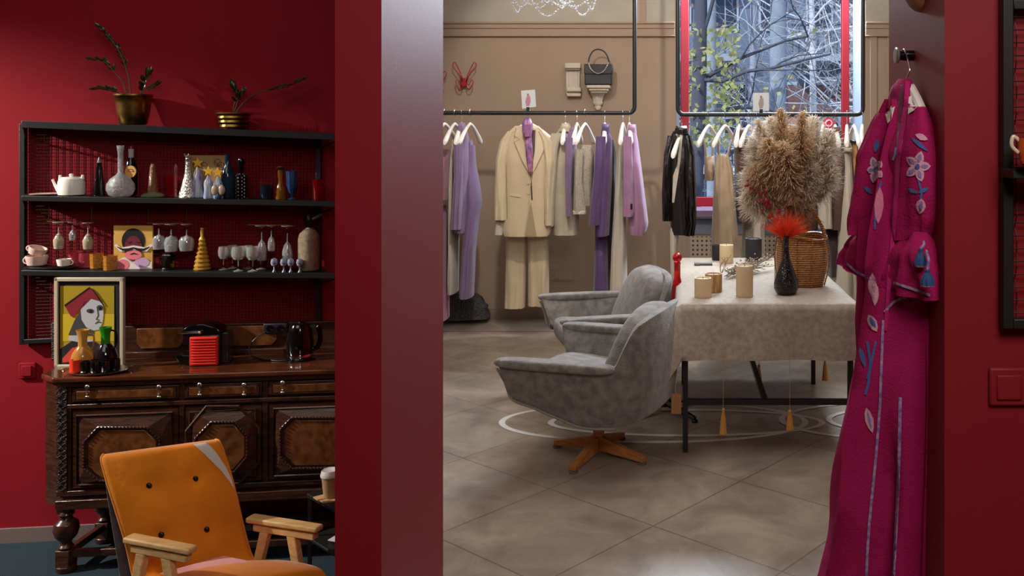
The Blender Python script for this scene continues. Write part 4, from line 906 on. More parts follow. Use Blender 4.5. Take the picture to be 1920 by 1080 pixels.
def padded(x0, x1, y0, y1, z0, z1, tf=None):
    bm = NB(); n = 6
    for f in range(1): pass
    bmesh.ops.create_cube(bm, size=1); bmesh.ops.subdivide_edges(bm, edges=list(bm.edges), cuts=3, use_grid_fill=True)
    for v in bm.verts:
        c = v.co*2; 
        # soften the corners of the block
        q = Vector([math.copysign(abs(a)**1.0, a) for a in c]); m4 = (abs(q.x)**6+abs(q.y)**6+abs(q.z)**6)**(1/6)
        q = q/m4*max(abs(q.x),abs(q.y),abs(q.z)); q = q*.5
        v.co = Vector((x0+(x1-x0)*(q.x+.5), y0+(y1-y0)*(q.y+.5), z0+(z1-z0)*(q.z+.5)))
        if tf: v.co = tf(v.co)
    return bm
def tub_chair(label, loc, rot, base_kind):
    t = thing('swivel_armchair', label, 'armchair', loc, 0, 'grey tub armchairs')
    mk0('shell', tub(), gfab, t, bevel=.012, smooth=70)
    bm = padded(-.24, .25, -.33, .33, .27, .395, lambda c: Vector((c.x, c.y, c.z+(.018 if c.z > .36 else 0)*math.cos(c.y*4.5)+(.12*(c.x+.2)))))
    mk0('seat_cushion', bm, gfab, t, sub=2, smooth=180)
    def tf(c):
        f = (c.z-.38)/.38; return Vector((c.x-.15*f, c.y*(1-.14*f*f), c.z-.03*(c.y/.27)**2*max(0,f)))
    mk0('back_cushion', padded(-.25, -.10, -.31, .31, .38, .765, tf), gfab, t, sub=2, smooth=180)
    for sg in (1, -1):
        bm = padded(-.27, .305, -.043, .043, -.022, .022, lambda c: Vector((c.x, sg*(.402+.02*(c.x+.1))+c.y*(1.1), .535+c.z+.01*c.x)))
        mk0('armrest', bm, gfab, t, sub=2, smooth=180)
        bm = NB(); tube(bm, smoothpts([(.288,sg*.425,.51),(.265,sg*.39,.44),(.242,sg*.36,.354),(.14,sg*.362,.325),(.02,sg*.357,.284),(-.10,sg*.35,.248),(-.25,sg*.33,.249)], 5), .006, 6); mk0('piping', bm, gpip, t)
    bm = NB(); prism(bm, [(.2,.31,.335),(.2,-.31,.335),(-.14,-.30,.245),(-.36,-.2,.285),(-.36,.2,.285),(-.14,.30,.245)], (0,0,.05)); mk0('underframe', bm, gfab, t, bevel=.01)
    ch0 = set(t.children)
    if base_kind == 'wood':
        w = M('warm oak', (176,118,62), .4, rgb2=(150,94,46), vs=12, stretch=(2,2,8))
        bm = NB(); box(bm, -.022, .022, -.022, .022, .04, .26); mk0('post', bm, w, t, bevel=.003)
        bm = NB(); lathe(bm, (0,0,.236), [(.06,0),(.06,.012),(.02,.014)], 20); mk0('swivel_plate', bm, black, t)
        for a in (-.24, PI/2-.24+.1, PI-.24, -PI/2-.24+.1):
            d = Vector((math.cos(a),math.sin(a),0)); s_ = Vector((-d.y,d.x,0))*.016
            bm = NB(); hexa(bm, [d*.012-s_+Vector((0,0,.03)), d*.26-s_+Vector((0,0,.012)), d*.26-s_+Vector((0,0,.035)), d*.012-s_+Vector((0,0,.10)), d*.012+s_+Vector((0,0,.03)), d*.26+s_+Vector((0,0,.012)), d*.26+s_+Vector((0,0,.035)), d*.012+s_+Vector((0,0,.10))]); lg_ = mk0('leg', bm, w, t, bevel=.002)
            bm = NB(); lathe(bm, d*.25, [(.022,0),(.022,.008),(.008,.012)], 14); mk0('glide', bm, M('grey glide', (90,88,88), .5), lg_)
    else:
        bm = NB(); lathe(bm, (0,0,.03), [(.03,0),(.03,.16),(.022,.2)], 16); mk0('post', bm, blackg, t)
        for a in range(4): 
            a = a*PI/2+.5; d = Vector((math.cos(a),math.sin(a),0)); bm = NB(); tube(bm, [d*.02+Vector((0,0,.07)), d*.26+Vector((0,0,.025))], [.02,.012], 8); mk0('leg', bm, blackg, t)
    for o_ in t.children:
        if o_ not in ch0: o_.location.x = -.05
    t.rotation_euler = (0,0,rot); return t
tub_chair('grey upholstered armchair in front, on a four armed oak base', (-.435,4.47,0), PI-.26, 'wood')
tub_chair('grey upholstered armchair standing behind the one with the oak base', (-.48,5.50,0), PI+.30, 'black')
# black pedestal stand with red bottle
c = Vector((-.08,5.13,0)); t = thing('pedestal_stand', 'small black pedestal stand with a star foot between armchairs and table', 'stand', c)
bm = NB(); lathe(bm, c, [(.035,.045),(.035,.12),(.026,.16),(.026,.50)], 16); mk('column', bm, blackg, t)
bm = NB(); lathe(bm, c, [(.10,.50),(.115,.505),(.115,.52),(.10,.525)], 28); mk('top', bm, blackg, t)
for e in (P(1183,788,5.0), P(1303,793,4.97), P(1292,757,5.32), P(1200,762,5.28)):
    e.z = .022; bm = NB(); d = (e-c); d.z = 0; tube(bm, [c+d.normalized()*.02+Vector((0,0,.075)), c+d*.5+Vector((0,0,.05)), e], [.026,.020,.014], 8); l_ = mk('leg', bm, blackg, t)
    bm = NB(); lathe(bm, Vector((e.x,e.y,0)), [(.018,0),(.018,.012),(.008,.02)], 12); mk('glide', bm, blackg, l_)
c = Vector((.0,5.10,.5255)); s = 5.10/F; redb = M('clear red glass', (214,26,30), .04, trans=.8)
t = thing('glass_bottle', 'tall red glass bottle with a ball stopper beside the linen covered table', 'bottle', c)
bm = NB(); lathe(bm, c, [(10*s,0),(12*s,3*s),(12*s,50*s),(10*s,66*s),(6*s,84*s),(6*s,108*s),(7*s,110*s),(5*s,112*s)], 24); mk('body', bm, redb, t)
bm = NB(); ball(bm, c+Vector((0,0,120*s)), 9*s, 16); lathe(bm, c+Vector((0,0,126*s)), [(3*s,0),(1*s,8*s),(.3*s,10*s)], 10); mk('stopper', bm, redb, t)
# ================================================================ TABLE
TX0, TX1, TY0, TY1, TZ = .02, .88, 4.45, 6.12, .745
t = thing('display_table', 'black steel framed table under the linen cloth', 'table', ((TX0+TX1)/2,(TY0+TY1)/2,0))
bm = NB(); box(bm, TX0+.01, TX1-.01, TY0+.01, TY1-.01, TZ-.03, TZ-.004); mk('table_top', bm, M('table top board', (120,110,98), .6), t)
for x in (TX0+.02, TX1-.02):
    for y in (TY0+.06, TY1-.38):
        bm = NB(); box(bm, x-.013, x+.013, y-.013, y+.013, 0, TZ-.03); mk('leg', bm, black, t, bevel=.001)
for y in (TY0+.06, TY1-.38):
    if y < 5: bm = NB(); box(bm, TX0+.03, TX1-.03, y-.013, y+.013, .235, .262); mk('stretcher', bm, black, t)
bm = NB(); box(bm, .425, .451, TY0+.073, TY1-.10, .238, .262); mk('stretcher', bm, black, t)
linen = M('natural linen', (172,160,142), .85, rgb2=(150,138,122), vs=40, bump=.35, bs=220, sheen=.3)
linentop = linen
def tablecloth():
    bm = NB(); ov = .275; nx, ny = 56, 84; g = {}
    X0, X1, Y0, Y1 = TX0-ov, TX1+ov, TY0-ov, TY1+ov
    for i in range(nx+1):
        for j in range(ny+1):
            x = X0+(X1-X0)*i/nx; y = Y0+(Y1-Y0)*j/ny
            cx = min(max(x,TX0),TX1); cy = min(max(y,TY0),TY1); a = x-cx; b = y-cy; d = math.hypot(a,b)
            z_ = TZ+.0015*math.sin(x*21+y*9)*math.sin(y*13)
            if d < 1e-6: g[i,j] = bm.verts.new((x, y, z_)); continue
            ux, uy = a/d, b/d; corner = abs(ux*uy)*2
            fl = .012+d*(.05+.42*corner)+ .012*math.sin(x*17+1)*min(1,d*5)*(abs(uy))+.012*math.sin(y*14)*min(1,d*5)*abs(ux)
            r = .02; drop = max(0, d-.008); 
            px_ = cx+ux*(min(d,r)*.6+fl); py_ = cy+uy*(min(d,r)*.6+fl)
            wv = .012*math.sin((math.atan2(uy,ux))*6)*corner*d*6
            g[i,j] = bm.verts.new((px_+uy*wv, py_-ux*wv, TZ-drop*(1+.24*corner)))
    for i in range(nx):
        for j in range(ny): bm.faces.new((g[i,j], g[i+1,j], g[i+1,j+1], g[i,j+1]))
    r = bmesh.ops.extrude_face_region(bm, geom=list(bm.faces))
    bm.normal_update()
    for v in r['geom']:
        if isinstance(v, bmesh.types.BMVert): v.co += Vector((0,0,.0025)) if v.co.z > TZ-.01 else v.normal*-.002
    return bm
tc_ = mk('tablecloth', tablecloth(), linen, smooth=80); tag(tc_, 'natural linen cloth draped over the long display table', 'tablecloth')
goldt = M('gold thread', (190,136,62), .6, bump=.6, bs=200, stretch=(1,1,.05))
for u, vt, vb, v0, Y, lab in ((1356,765,813,640,4.40,'gold tassel on a long cord hanging left under the table front edge'), (1481,768,805,640,4.40,'gold tassel on a long cord hanging at the middle of the table front'), (1423,683,720,560,5.3,'gold tassel beside the slanting lengthwise bar beneath the table'), (1547,672,713,560,5.45,'gold tassel hanging beside the rear right table leg')):
    a = P(u,v0,Y); b = P(u,vt,Y); e = P(u,vb,Y); L = (b-e).length; t = thing('tassel', lab, 'tassel', b, group='gold tassels under the table')
    bm = NB(); tube(bm, [a, b], .0012, 5); mk('cord', bm, M('beige cord', (170,140,100), .8), t)
    bm = NB(); lathe(bm, e, [(.018,0),(.016,L*.1),(.011,L*.6),(.006,L*.80),(.006,L*.84),(.009,L*.90),(.007,L*.97),(.002,L)], 18, flute=.08, nf=9); mk('skirt', bm, goldt, t)
# price tag
a = P(1268,738,4.42); t = thing('price_tag', 'blank brown cardboard tag on a string at the left table leg', 'tag', a)
bm = NB(); box(bm, a.x-.024, a.x+.024, 4.419, 4.421, P(0,776,4.42).z, a.z); mk('card', bm, M('kraft card', (158,118,78), .8), t)
bm = NB(); tube(bm, smoothpts([a, a+Vector((-.006,0,.03)), a+Vector((.004,0,.07)), P(1270,700,4.42)], 4), .0011, 5); mk('string', bm, M('white string', (190,186,178), .8), t)
# ---- things on the table
def TP(u, v):                                  # point on the table top seen at a pixel
    Y = (H-TZ-.003)*F/(v-V0); return Vector(((u-U0)/F*Y, Y, TZ+.0035))
def candle(label, u, vb, w, h, mat, wick=True, grp=None, bark=0):
    p = TP(u, vb); s = p.y/F; t = thing('pillar_candle', label, 'candle', p, group=grp); r = w*s/2; p2 = p+Vector((0,0,0))
    bm = NB(); lathe(bm, p, [(r*.97,0),(r,.003),(r,h*s-.004),(r*.97,h*s),(r*.86,h*s),(r*.8,h*s-.006)], 32); mk('wax', bm, mat, t)
    bm = NB(); tube(bm, [p+Vector((0,0,h*s-.008)), p+Vector((.001,0,h*s+.006))], .0016, 5); mk('wick', bm, black, t)
wax = M('beige wax', (206,182,144), .55, var=.05, vs=10, bump=.1, bs=200); bwax = M('charcoal wax', (34,33,36), .6, bump=.2, bs=150)
candle('tall beige pillar candle in front, left of the black vase', 1396, 556, 32, 58, wax)
candle('short beige candle at the front left corner of the table', 1318, 557, 32, 36, wax)
candle('short wooden looking candle behind the short beige one', 1338, 547, 32, 34, M('bark wax', (190,150,100), .6, rgb2=(140,100,60), vs=24, stretch=(3,3,.4)))
candle('small black candle at the far left of the table', 1344, 488, 18, 29, bwax)
candle('medium beige candle at the far side, beside the small black candle', 1362, 493, 26, 34, wax)
candle('wide black pillar candle at the far side of the table', 1413, 489, 31, 42, bwax)
p = TP(1318, 497); bm = NB(); box(bm, p.x-.055, p.x+.06, p.y-.03, p.y+.03, p.z, p.z+.014); box(bm, p.x-.05, p.x-.02, p.y-.04, p.y-.03, p.z, p.z+.01)
tag(mk('card_box', bm, M('dark grey card', (78,72,70), .6), bevel=.002), 'flat dark grey slim box lying on the far left of the table', 'box')
# dried branches
p0 = TP(1352, 524); p1_ = TP(1455, 505); t = thing('dried_branches', 'bundle of dried twigs with pale berries across the table', 'branches', (p0+p1_)/2)
bm = NB(); bb = NB(); R3 = random.Random(4)
for k in range(26):
    a = p0.lerp(p1_, R3.uniform(0,.35)); b = p0.lerp(p1_, R3.uniform(.55,1)); a = a+Vector((0,R3.uniform(-.05,.05),R3.uniform(.008,.04))); b = b+Vector((R3.uniform(-.02,.02),R3.uniform(-.06,.08),R3.uniform(.01,.08)))
    m_ = a.lerp(b,.5)+Vector((0,R3.uniform(-.02,.02),R3.uniform(0,.02))); tube(bm, smoothpts([a,m_,b],5), .0022, 5)
    for q in range(7):
        c = a.lerp(b, R3.random())+Vector((R3.uniform(-.02,.02),R3.uniform(-.03,.03),R3.uniform(0,.03))); ball(bb, c, R3.uniform(.004,.007), 6)
for k in range(6):
    a = p0+Vector((0,0,.03)); tube(bm, smoothpts([a, a+Vector((R3.uniform(-.01,.05),R3.uniform(0,.05),.05)), a+Vector((R3.uniform(0,.1),R3.uniform(0,.1),R3.uniform(.06,.12)))],4), .0018, 5)
mk('twigs', bm, M('grey brown twig', (132,118,102), .8), t, kind='stuff'); mk('berries', bb, M('pale dried berry', (176,164,146), .8), t, kind='stuff')
# black vase
p = TP(1474, 552); s = p.y/F; t = thing('bottle_vase', 'black studded drop shaped vase with a thin neck at the table front', 'vase', p)
def studs():
    m = bpy.data.materials.new('studded black ceramic'); m.use_nodes = True; nt = m.node_tree; b = nt.nodes['Principled BSDF']; N = nt.nodes.new
    b.inputs['Base Color'].default_value = (.006,.006,.008,1); b.inputs['Roughness'].default_value = .12
    tc = N('ShaderNodeTexCoord'); v = N('ShaderNodeTexVoronoi'); v.inputs['Scale'].default_value = 110; nt.links.new(tc.outputs['Object'], v.inputs['Vector'])
    bp = N('ShaderNodeBump'); bp.invert = True; bp.inputs['Strength'].default_value = .8; bp.inputs['Distance'].default_value = .004; nt.links.new(v.outputs['Distance'], bp.inputs['Height']); nt.links.new(bp.outputs[0], b.inputs['Normal']); return m
bm = NB(); lathe(bm, p, [(14*s,0),(19*s,3*s),(23*s,12*s),(23*s,22*s),(19*s,36*s),(13*s,52*s),(8*s,66*s),(5.5*s,80*s),(5*s,104*s),(6.5*s,110*s),(5*s,110*s),(4*s,100*s)], 36); mk('body', bm, studs(), t)
# orange feather tuft in the vase
q = p+Vector((0,0,100*s)); t = thing('feather_tuft', 'bright orange red dyed grass tuft standing in the black vase', 'dried flowers', q)
bm = NB(); R3 = random.Random(9)
for k in range(520):
    a = R3.uniform(-1.25,1.35); r = R3.uniform(.6,1); el = R3.uniform(-.7,.7)
    e = q+Vector((math.sin(a)*math.cos(el), math.sin(el)*.8, math.cos(a)*math.cos(el)+.15))*62*s*r
    b0 = q+Vector((R3.uniform(-.006,.006),R3.uniform(-.006,.006),R3.uniform(0,.03))); m_ = b0.lerp(e,.5)+Vector((0,0,.008))
    w = Vector((R3.uniform(-1,1),R3.uniform(-1,1),R3.uniform(-1,1))).normalized()*.0012
    v = [bm.verts.new(x) for x in (b0-w,b0+w,m_+w,m_-w,e)]; bm.faces.new(v[:4]); bm.faces.new((v[3],v[2],v[4]))
mk('plume', bm, fibre('orange red dyed grass', (240,92,60), (226,60,34)), t, smooth=0, kind='stuff')
bm = NB(); tube(bm, [p+Vector((0,0,70*s)), q+Vector((0,0,.03))], [.003,.007], 8); mk('stem', bm, M('dark red stem', (150,34,30), .6), t)
# wicker basket
def wicker():
    m = bpy.data.materials.new('wicker'); m.use_nodes = True; nt = m.node_tree; b = nt.nodes['Principled BSDF']; N = nt.nodes.new; Lk = nt.links.new
    tc = N('ShaderNodeTexCoord'); w1 = N('ShaderNodeTexWave'); w1.bands_direction = 'Z'; w1.inputs['Scale'].default_value = 26; w1.inputs['Distortion'].default_value = 3; w1.inputs['Detail Scale'].default_value = 6
    Lk(tc.outputs['Object'], w1.inputs['Vector']); r = N('ShaderNodeValToRGB'); r.color_ramp.elements[0].color = lin((120,72,34))+(1,); r.color_ramp.elements[1].color = lin((222,160,92))+(1,)
    Lk(w1.outputs['Fac'], r.inputs[0]); Lk(r.outputs[0], b.inputs['Base Color']); b.inputs['Roughness'].default_value = .38
    bp = N('ShaderNodeBump'); bp.inputs['Strength'].default_value = 1; bp.inputs['Distance'].default_value = .006; Lk(w1.outputs['Fac'], bp.inputs['Height']); Lk(bp.outputs[0], b.inputs['Normal']); return m
wk = wicker()
p = TP(1505, 541); p = Vector((p.x, p.y+.10, p.z)); s = p.y/F; t = thing('wicker_basket', 'honey coloured wicker basket with a raised handle on the right of the table', 'basket', p)
bm = NB(); NS = 40; rings = []
for i in range(13):
    f = i/12; w = (.094+.040*math.sin(PI*min(1,f*.62+.12)))*(1 if f < .9 else .98); rr = w*1.02
    rings.append([bm.verts.new((p.x+.01+rr*math.cos(2*PI*k/NS)*1.03, p.y+rr*.78*math.sin(2*PI*k/NS), p.z+.265*f+(.014*math.sin(2*PI*k/NS*2))*f*f)) for k in range(NS)])
inner = [[bm.verts.new(p+(v.co-p)*1.0-Vector(((v.co.x-p.x)*.08,(v.co.y-p.y)*.08,0))) for v in R] for R in rings[::-1][:-1]]
allr = rings+inner
for A_, B_ in zip(allr, allr[1:]):
    for k in range(NS): bm.faces.new((A_[k], A_[(k+1)%NS], B_[(k+1)%NS], B_[k]))
bm.faces.new(rings[0][::-1]); bm.faces.new(inner[-1])
bk_ = mk('basket_body', bm, wk, t, smooth=80)
rimp = [(p.x+.01+.128*math.cos(2*PI*k/NS)*1.03, p.y+.128*.78*math.sin(2*PI*k/NS), p.z+.268+.014*math.sin(4*PI*k/NS)) for k in range(NS)]
bm = NB(); tube(bm, rimp, .009, 8, closed=True); mk('rim', bm, wk, t)
for k in range(0, NS, 4):
    bm = NB(); tube(bm, [r[k].co+Vector((0,0,0)) for r in []] or [Vector((p.x+.01+(.097+.042*math.sin(PI*min(1,f*.62+.12)))*1.05*math.cos(2*PI*k/NS)*1.03, p.y+(.097+.042*math.sin(PI*min(1,f*.62+.12)))*.80*math.sin(2*PI*k/NS), p.z+.265*f)) for f in (0,.2,.4,.6,.8,1)], .0045, 6); mk('rib', bm, wk, t)
for off in (-.018, .012):
    bm = NB(); tube(bm, smoothpts([p+Vector((.135,-.02+off,.26)), p+Vector((.115,0+off,.33)), p+Vector((.07,.02+off,.40)), p+Vector((.0,.03+off,.435)), p+Vector((-.07,.04+off,.40)), p+Vector((-.115,.02+off,.33)), p+Vector((-.125,off,.26))], 6), .0085, 8); mk('handle', bm, wk, t)
# white cloth draped in the basket
bm = cloth_tube(NB(), [(455,1462,1480),(480,1452,1478),(510,1452,1474),(530,1452,1466)], p.y+.06, .07, 3, .008, 5, seg=28)
tag(mk('napkin', bm, M('white linen napkin', (190,180,166), .85, bump=.3, bs=120)), 'white linen napkin tucked over the left side of the wicker basket', 'napkin')
# ---- pampas bouquet
bp_ = Vector((p.x-.01, p.y+.02, p.z+.05)); t = thing('pampas_bouquet', 'large bouquet of beige pampas plumes rising from the wicker basket', 'dried flowers', bp_)

pm_ = [fibre('pampas tan', (226,200,166), (196,166,130)), fibre('pampas silver', (240,230,216), (216,202,184))]
R3 = random.Random(21); plumes = [(1432,330,45,0,1),(1440,285,60,0,1),(1470,268,60,.05,0),(1500,285,70,-.06,0),(1428,300,45,.1,1),(1455,320,60,-.10,0),(1480,330,60,-.12,0),(1530,320,55,.04,1),(1545,290,45,.1,1),(1510,350,50,-.05,1),(1440,360,55,-.05,0),(1475,375,50,0,0),(1520,265,45,.12,1),(1420,355,40,.06,1),(1545,350,40,.02,1),(1490,300,60,.10,0),(1455,275,55,.14,1),(1425,385,35,-.02,1),(1505,385,35,.02,0)]
for (u, v, ln, dy, ki) in plumes:
    tipc = P(u, v, p.y+dy); s = p.y/F; root = bp_+Vector((R3.uniform(-.02,.03), R3.uniform(-.03,.03), .14)); d = (tipc-root).normalized(); L = ln*s*1.9
    a0 = tipc-d*L*.45; bm = NB()
    for q in range(2600):
        f = R3.random(); c = a0+d*L*f; pr = math.sin(PI*min(1,f*.85+.12))**.7; r = .095*pr*R3.uniform(.3,1.15)
        w = Vector((R3.gauss(0,1),R3.gauss(0,1),R3.gauss(0,1))).normalized(); o2 = (w-d*w.dot(d)).normalized(); e = c+o2*r+d*r*R3.uniform(.1,1.0)-Vector((0,0,r*R3.uniform(0,.7))); m_ = c.lerp(e,.5)+d*.008
        ww = o2.cross(d)*.0017
        v_ = [bm.verts.new(x) for x in (c-ww*.4,c+ww*.4,m_+ww,m_-ww,e+ww*.8,e-ww*.8)]; bm.faces.new(v_[:4]); bm.faces.new((v_[3],v_[2],v_[4],v_[5]))
    mk('plume', bm, pm_[ki], t, smooth=0)
    bm = NB(); tube(bm, smoothpts([root, root.lerp(a0,.5)+Vector((0,0,.01)), a0+d*L*.5], 4), .0025, 5); mk('stem', bm, M('straw stem', (176,140,88), .8), t)
for k in range(16):
    bm = NB(); a = bp_+Vector((R3.uniform(-.05,.05),R3.uniform(-.04,.04),.10)); x = R3.uniform(-.16,.12); tube(bm, smoothpts([a, a+Vector((x*.4,0,.16)), a+Vector((x,R3.uniform(-.05,.02),R3.uniform(.2,.27))), a+Vector((x*1.6,-.02,R3.uniform(.14,.22)))], 5), [.002]*16+[.001], 5); mk('grass_blade', bm, M('straw stem', (1,1,1)), t)
t = thing('flower_sprig', 'sprig of small dark red flowers leaning left out of the bouquet', 'dried flowers', P(1462,455,p.y-.1))
bm = NB(); pts = smoothpts([P(1466,455,p.y-.10), P(1450,410,p.y-.13), P(1432,375,p.y-.14), P(1404,345,p.y-.14)], 8); tube(bm, pts, .002, 5); mk('stem', bm, M('brown twig', (90,60,44), .8), t)
bm = NB()
for k in range(46):
    c = pts[R3.randrange(6,len(pts))]; c = (P(1438,384,p.y-.14) if k < 16 else c)+Vector((R3.gauss(0,.012),R3.gauss(0,.012),R3.gauss(0,.012))); ball(bm, c, R3.uniform(.005,.010), 6)
mk('flower_heads', bm, M('dark red petals', (140,20,38), .7), t, kind='stuff')
# ================================================================ RACKS, HANGERS, CLOTHES
Y1, Y2 = 7.1, 6.9
def rack(label, uL, uR, v, Y, rr=.05):
    zr = P(0, v, Y).z; xl, xr = P(uL,v,Y).x, P(uR,v,Y).x
    t = thing('hanging_rack', label, 'clothes rack', ((xl+xr)/2, Y, zr))
    bm = NB(); pts = [Vector((xl,Y,zr+rr+.001))]+[Vector((xl+rr-rr*math.cos(a), Y, zr+rr-rr*math.sin(a))) for a in (.2,.5,.8,1.1,1.4)]+[Vector((xr-rr+rr*math.sin(a), Y, zr+rr-rr*math.cos(a))) for a in (.1,.4,.7,1.0,1.3)]+[Vector((xr,Y,zr+rr+.001))]
    tube(bm, pts, .0165, 12); mk('rail', bm, black, t, smooth=60)
    for x in (xl, xr): bm = NB(); tube(bm, [Vector((x,Y,zr+rr)), Vector((x,Y,3.7))], .0165, 12); mk('upright', bm, black, t, smooth=60)
    return t
rack('black pipe clothes rack against the beige wall holding the cream suit', 823, 1190, 212, Y1)
rack('black pipe clothes rack hanging in front of the window', 1271, 1618, 215, Y2)
# one hanger, copied for each garment; local origin on the rail
HG = None
def hanger(label, u, v, Y, rot, grp, sc=1):
    global HG
    loc = P(u, v-4, Y); rot += .18 if rot > .5 else 0
    if HG is None:
        t = thing('clothes_hanger', label, 'hanger', loc, 0, grp)
        bm = NB(); tube(bm, smoothpts([(-.018,0,-.022),(-.020,0,-.004),(0,0,.014),(.019,0,.0),(.016,0,-.022),(.004,0,-.04),(0,0,-.085)], 6), .0019, 6); mk0('hook', bm, M('steel hook', (200,198,196), .25, metal=1), t)
        bm = NB(); rr = []
        for i in range(23):
            f = -1+2*i/22; x = .205*f; z = -.088-.135*abs(f)**1.35; h = .013+.017*abs(f)**1.5; d = .010+.012*abs(f)
            if abs(f) > .97: h *= .7; d *= .7
            rr.append([bm.verts.new((x, d*math.sin(a), z-h+h*math.cos(a))) for a in [k*PI/5 for k in range(10)]])
        for A_, B_ in zip(rr, rr[1:]):
            for k in range(10): bm.faces.new((A_[k], A_[(k+1)%10], B_[(k+1)%10], B_[k]))
        bm.faces.new(rr[0]); bm.faces.new(rr[-1][::-1]); mk0('body', bm, plast, t, smooth=60)
        t.rotation_euler = (0,0,rot); t.scale = (sc,)*3; HG = t; return t
    return dup(HG, loc, rot, label, grp, sc)
def fab(name, rgb, **k):
    k.setdefault('bump', .25); k.setdefault('bs', 160); k.setdefault('sheen', .25); return M(name, rgb, k.pop('rough', .8), **k)
cream = fab('cream wool', (188,170,140), var=.04); crem2 = fab('off white cotton', (180,170,154), var=.05); lilac = fab('lilac cotton', (116,92,124), var=.08); purple = fab('purple satin', (84,56,104), rough=.5, var=.1)
lilp = fab('lilac pink wool', (148,108,138), var=.05); pink = fab('dusty pink cotton', (156,108,122), var=.06); grw = fab('grey beige tweed', (176,164,146), rgb2=(140,128,112), vs=140, bump=.6); brown = fab('brown suede', (78,50,38), var=.15)
dbrown = fab('dark brown cloth', (44,28,24)); beig = fab('sand linen', (156,134,108), var=.06, vs=6); ochr = fab('ochre cloth', (170,124,72)); leath = M('black leather', (20,16,17), .32, bump=.5, bs=35, coat=.2); ivory = fab('ivory cloth', (172,162,146), var=.04)
def garment(name, label, cat, Y, mat, parts, grp=None):
    r0 = parts[0][1]; uc = (r0[0][1]+r0[0][2])/2; yy = Y(uc) if callable(Y) else Y; t = thing(name, label, cat, P(uc, r0[0][0], yy), group=grp); out = []
    for i, pt in enumerate(parts):
        pn, rows, dep, folds, amp = pt[:5]; m = pt[5] if len(pt) > 5 and pt[5] else mat; dy = pt[6] if len(pt) > 6 else 0; sk = pt[7] if len(pt) > 7 else 0
        yf = (lambda u, dy=dy: Y(u)+dy) if callable(Y) else Y+dy
        out.append(mk(pn, cloth_tube(NB(), rows, yf, dep, folds, amp, seed=sum(map(ord, label))+i, openb=True, skew=sk), m, t, smooth=75))
    return t, out
G1 = 'clothes on the rack by the beige wall'; G2 = 'clothes on the rack in front of the window'; GH1 = 'white hangers on the left rack'; GH2 = 'white hangers on the window rack'
g = garment
g('top', 'dusty pink sleeveless top at the far left of the left rack', 'top', Y1, pink, [('body', [(280,826,843),(300,826,845),(373,826,844)], .3, 3, .01)], G1)
g('skirt', 'pink patterned long skirt hanging below the pink top at the far left', 'skirt', Y1+.02, fab('pink printed cloth', (180,100,140), rgb2=(146,90,120), vs=50), [('body', [(385,822,836),(480,820,838),(598,818,839)], .3, 4, .014)], G1)
g('trousers', 'narrow cream trousers hanging second from the left on the left rack', 'trousers', Y1+.02, crem2, [('leg', [(262,848,858),(320,846,857),(430,845,857),(548,844,856)], .26, 3, .012)], G1)
g('shirt', 'lilac shirt with a buttoned cuff on the left rack', 'shirt', Y1-.04, lilac, [('body', [(238,860,871),(262,856,880),(330,856,884),(434,855,880)], .3, 4, .014), ('sleeve', [(262,850,868),(330,852,868),(400,848,866),(430,847,864)], .09, 3, .01, None, -.14), ('collar', [(230,861,872),(246,858,874)], .12, 2, .003, None, -.02)], G1)
g('dress', 'long purple lilac dress right of the lilac shirt, ending near the rock', 'dress', Y1-.02, fab('lavender viscose', (106,82,118), var=.08), [('body', [(272,876,890),(310,876,892),(350,876,899),(380,877,902),(410,875,897),(470,870,890),(556,864,886)], .26, 4, .014), ('strap', [(262,881,885),(276,880,886)], .1, 1, .001)], G1)
# cream suit
t, (bd, s1, s2, *_r) = g('blazer', 'cream single breasted blazer hanging open at the centre of the left rack', 'jacket', Y1-.16, cream,
  [('body', [(236,966,1010),(248,952,1022),(270,946,1030),(300,945,1030),(360,945,1029),(400,944,1030),(432,942,1033),(442,945,1030)], .17, 3, .006),
   ('sleeve', [(246,952,966),(264,938,958),(300,930,952),(360,928,951),(412,928,952)], .12, 3, .008, None, -.02),
   ('sleeve', [(246,1008,1020),(264,1016,1036),(300,1022,1040),(360,1020,1036),(422,1019,1036)], .12, 3, .008, None, -.02),
   ('shirt_cuff', [(410,930,948),(440,927,944)], .08, 2, .004, crem2, 0)], G1)
lap = fab('cream lapel', (194,176,146))
decal('front_opening', [bd], [(986,244),(1004,244),(1002,300),(997,340),(999,375),(996,375),(994,330),(988,290)], fab('dark lining', (74,52,50)), t, off=.002, step=8)
decal('lapel', [bd], [(968,240),(984,246),(994,300),(997,326),(992,326),(978,300),(964,266),(974,262),(964,254)], lap, t, off=.006, step=8)
decal('lapel', [bd], [(1008,240),(1006,262),(1000,300),(997,326),(1003,318),(1016,290),(1026,268),(1016,263),(1026,255)], lap, t, off=.006, step=8)
decal('pocket_flap', [bd], [(956,362),(976,365),(976,370),(956,367)], lap, t, off=.005, step=8)
edge = fab('lapel edge outline', (140,122,92))  # darker outline along the lapels and between sleeves and body
for st in ([(968,240),(964,254),(974,262),(964,266),(978,300),(992,326)], [(1008,240),(1026,255),(1016,263),(1026,268),(1016,290),(1003,318)], [(946,268),(948,300),(950,360),(951,410)], [(1028,268),(1025,300),(1022,360),(1021,420)]): decal('edge_line', [bd], stroke(st, 1.3), edge, t, off=.0075, step=8)
for v in (343, 362): decal('button', [bd], ell(991, v, 2.6, 2.6), M('cream button', (190,170,136), .4), t, off=.006, step=8)
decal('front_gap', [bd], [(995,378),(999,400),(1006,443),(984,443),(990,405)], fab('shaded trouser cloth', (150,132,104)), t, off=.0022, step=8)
decal('placket', [bd], stroke([(997,326),(993,360),(990,400),(984,440)], 1.6), fab('seam shade cloth', (176,154,120)), t, off=.0025, step=8)
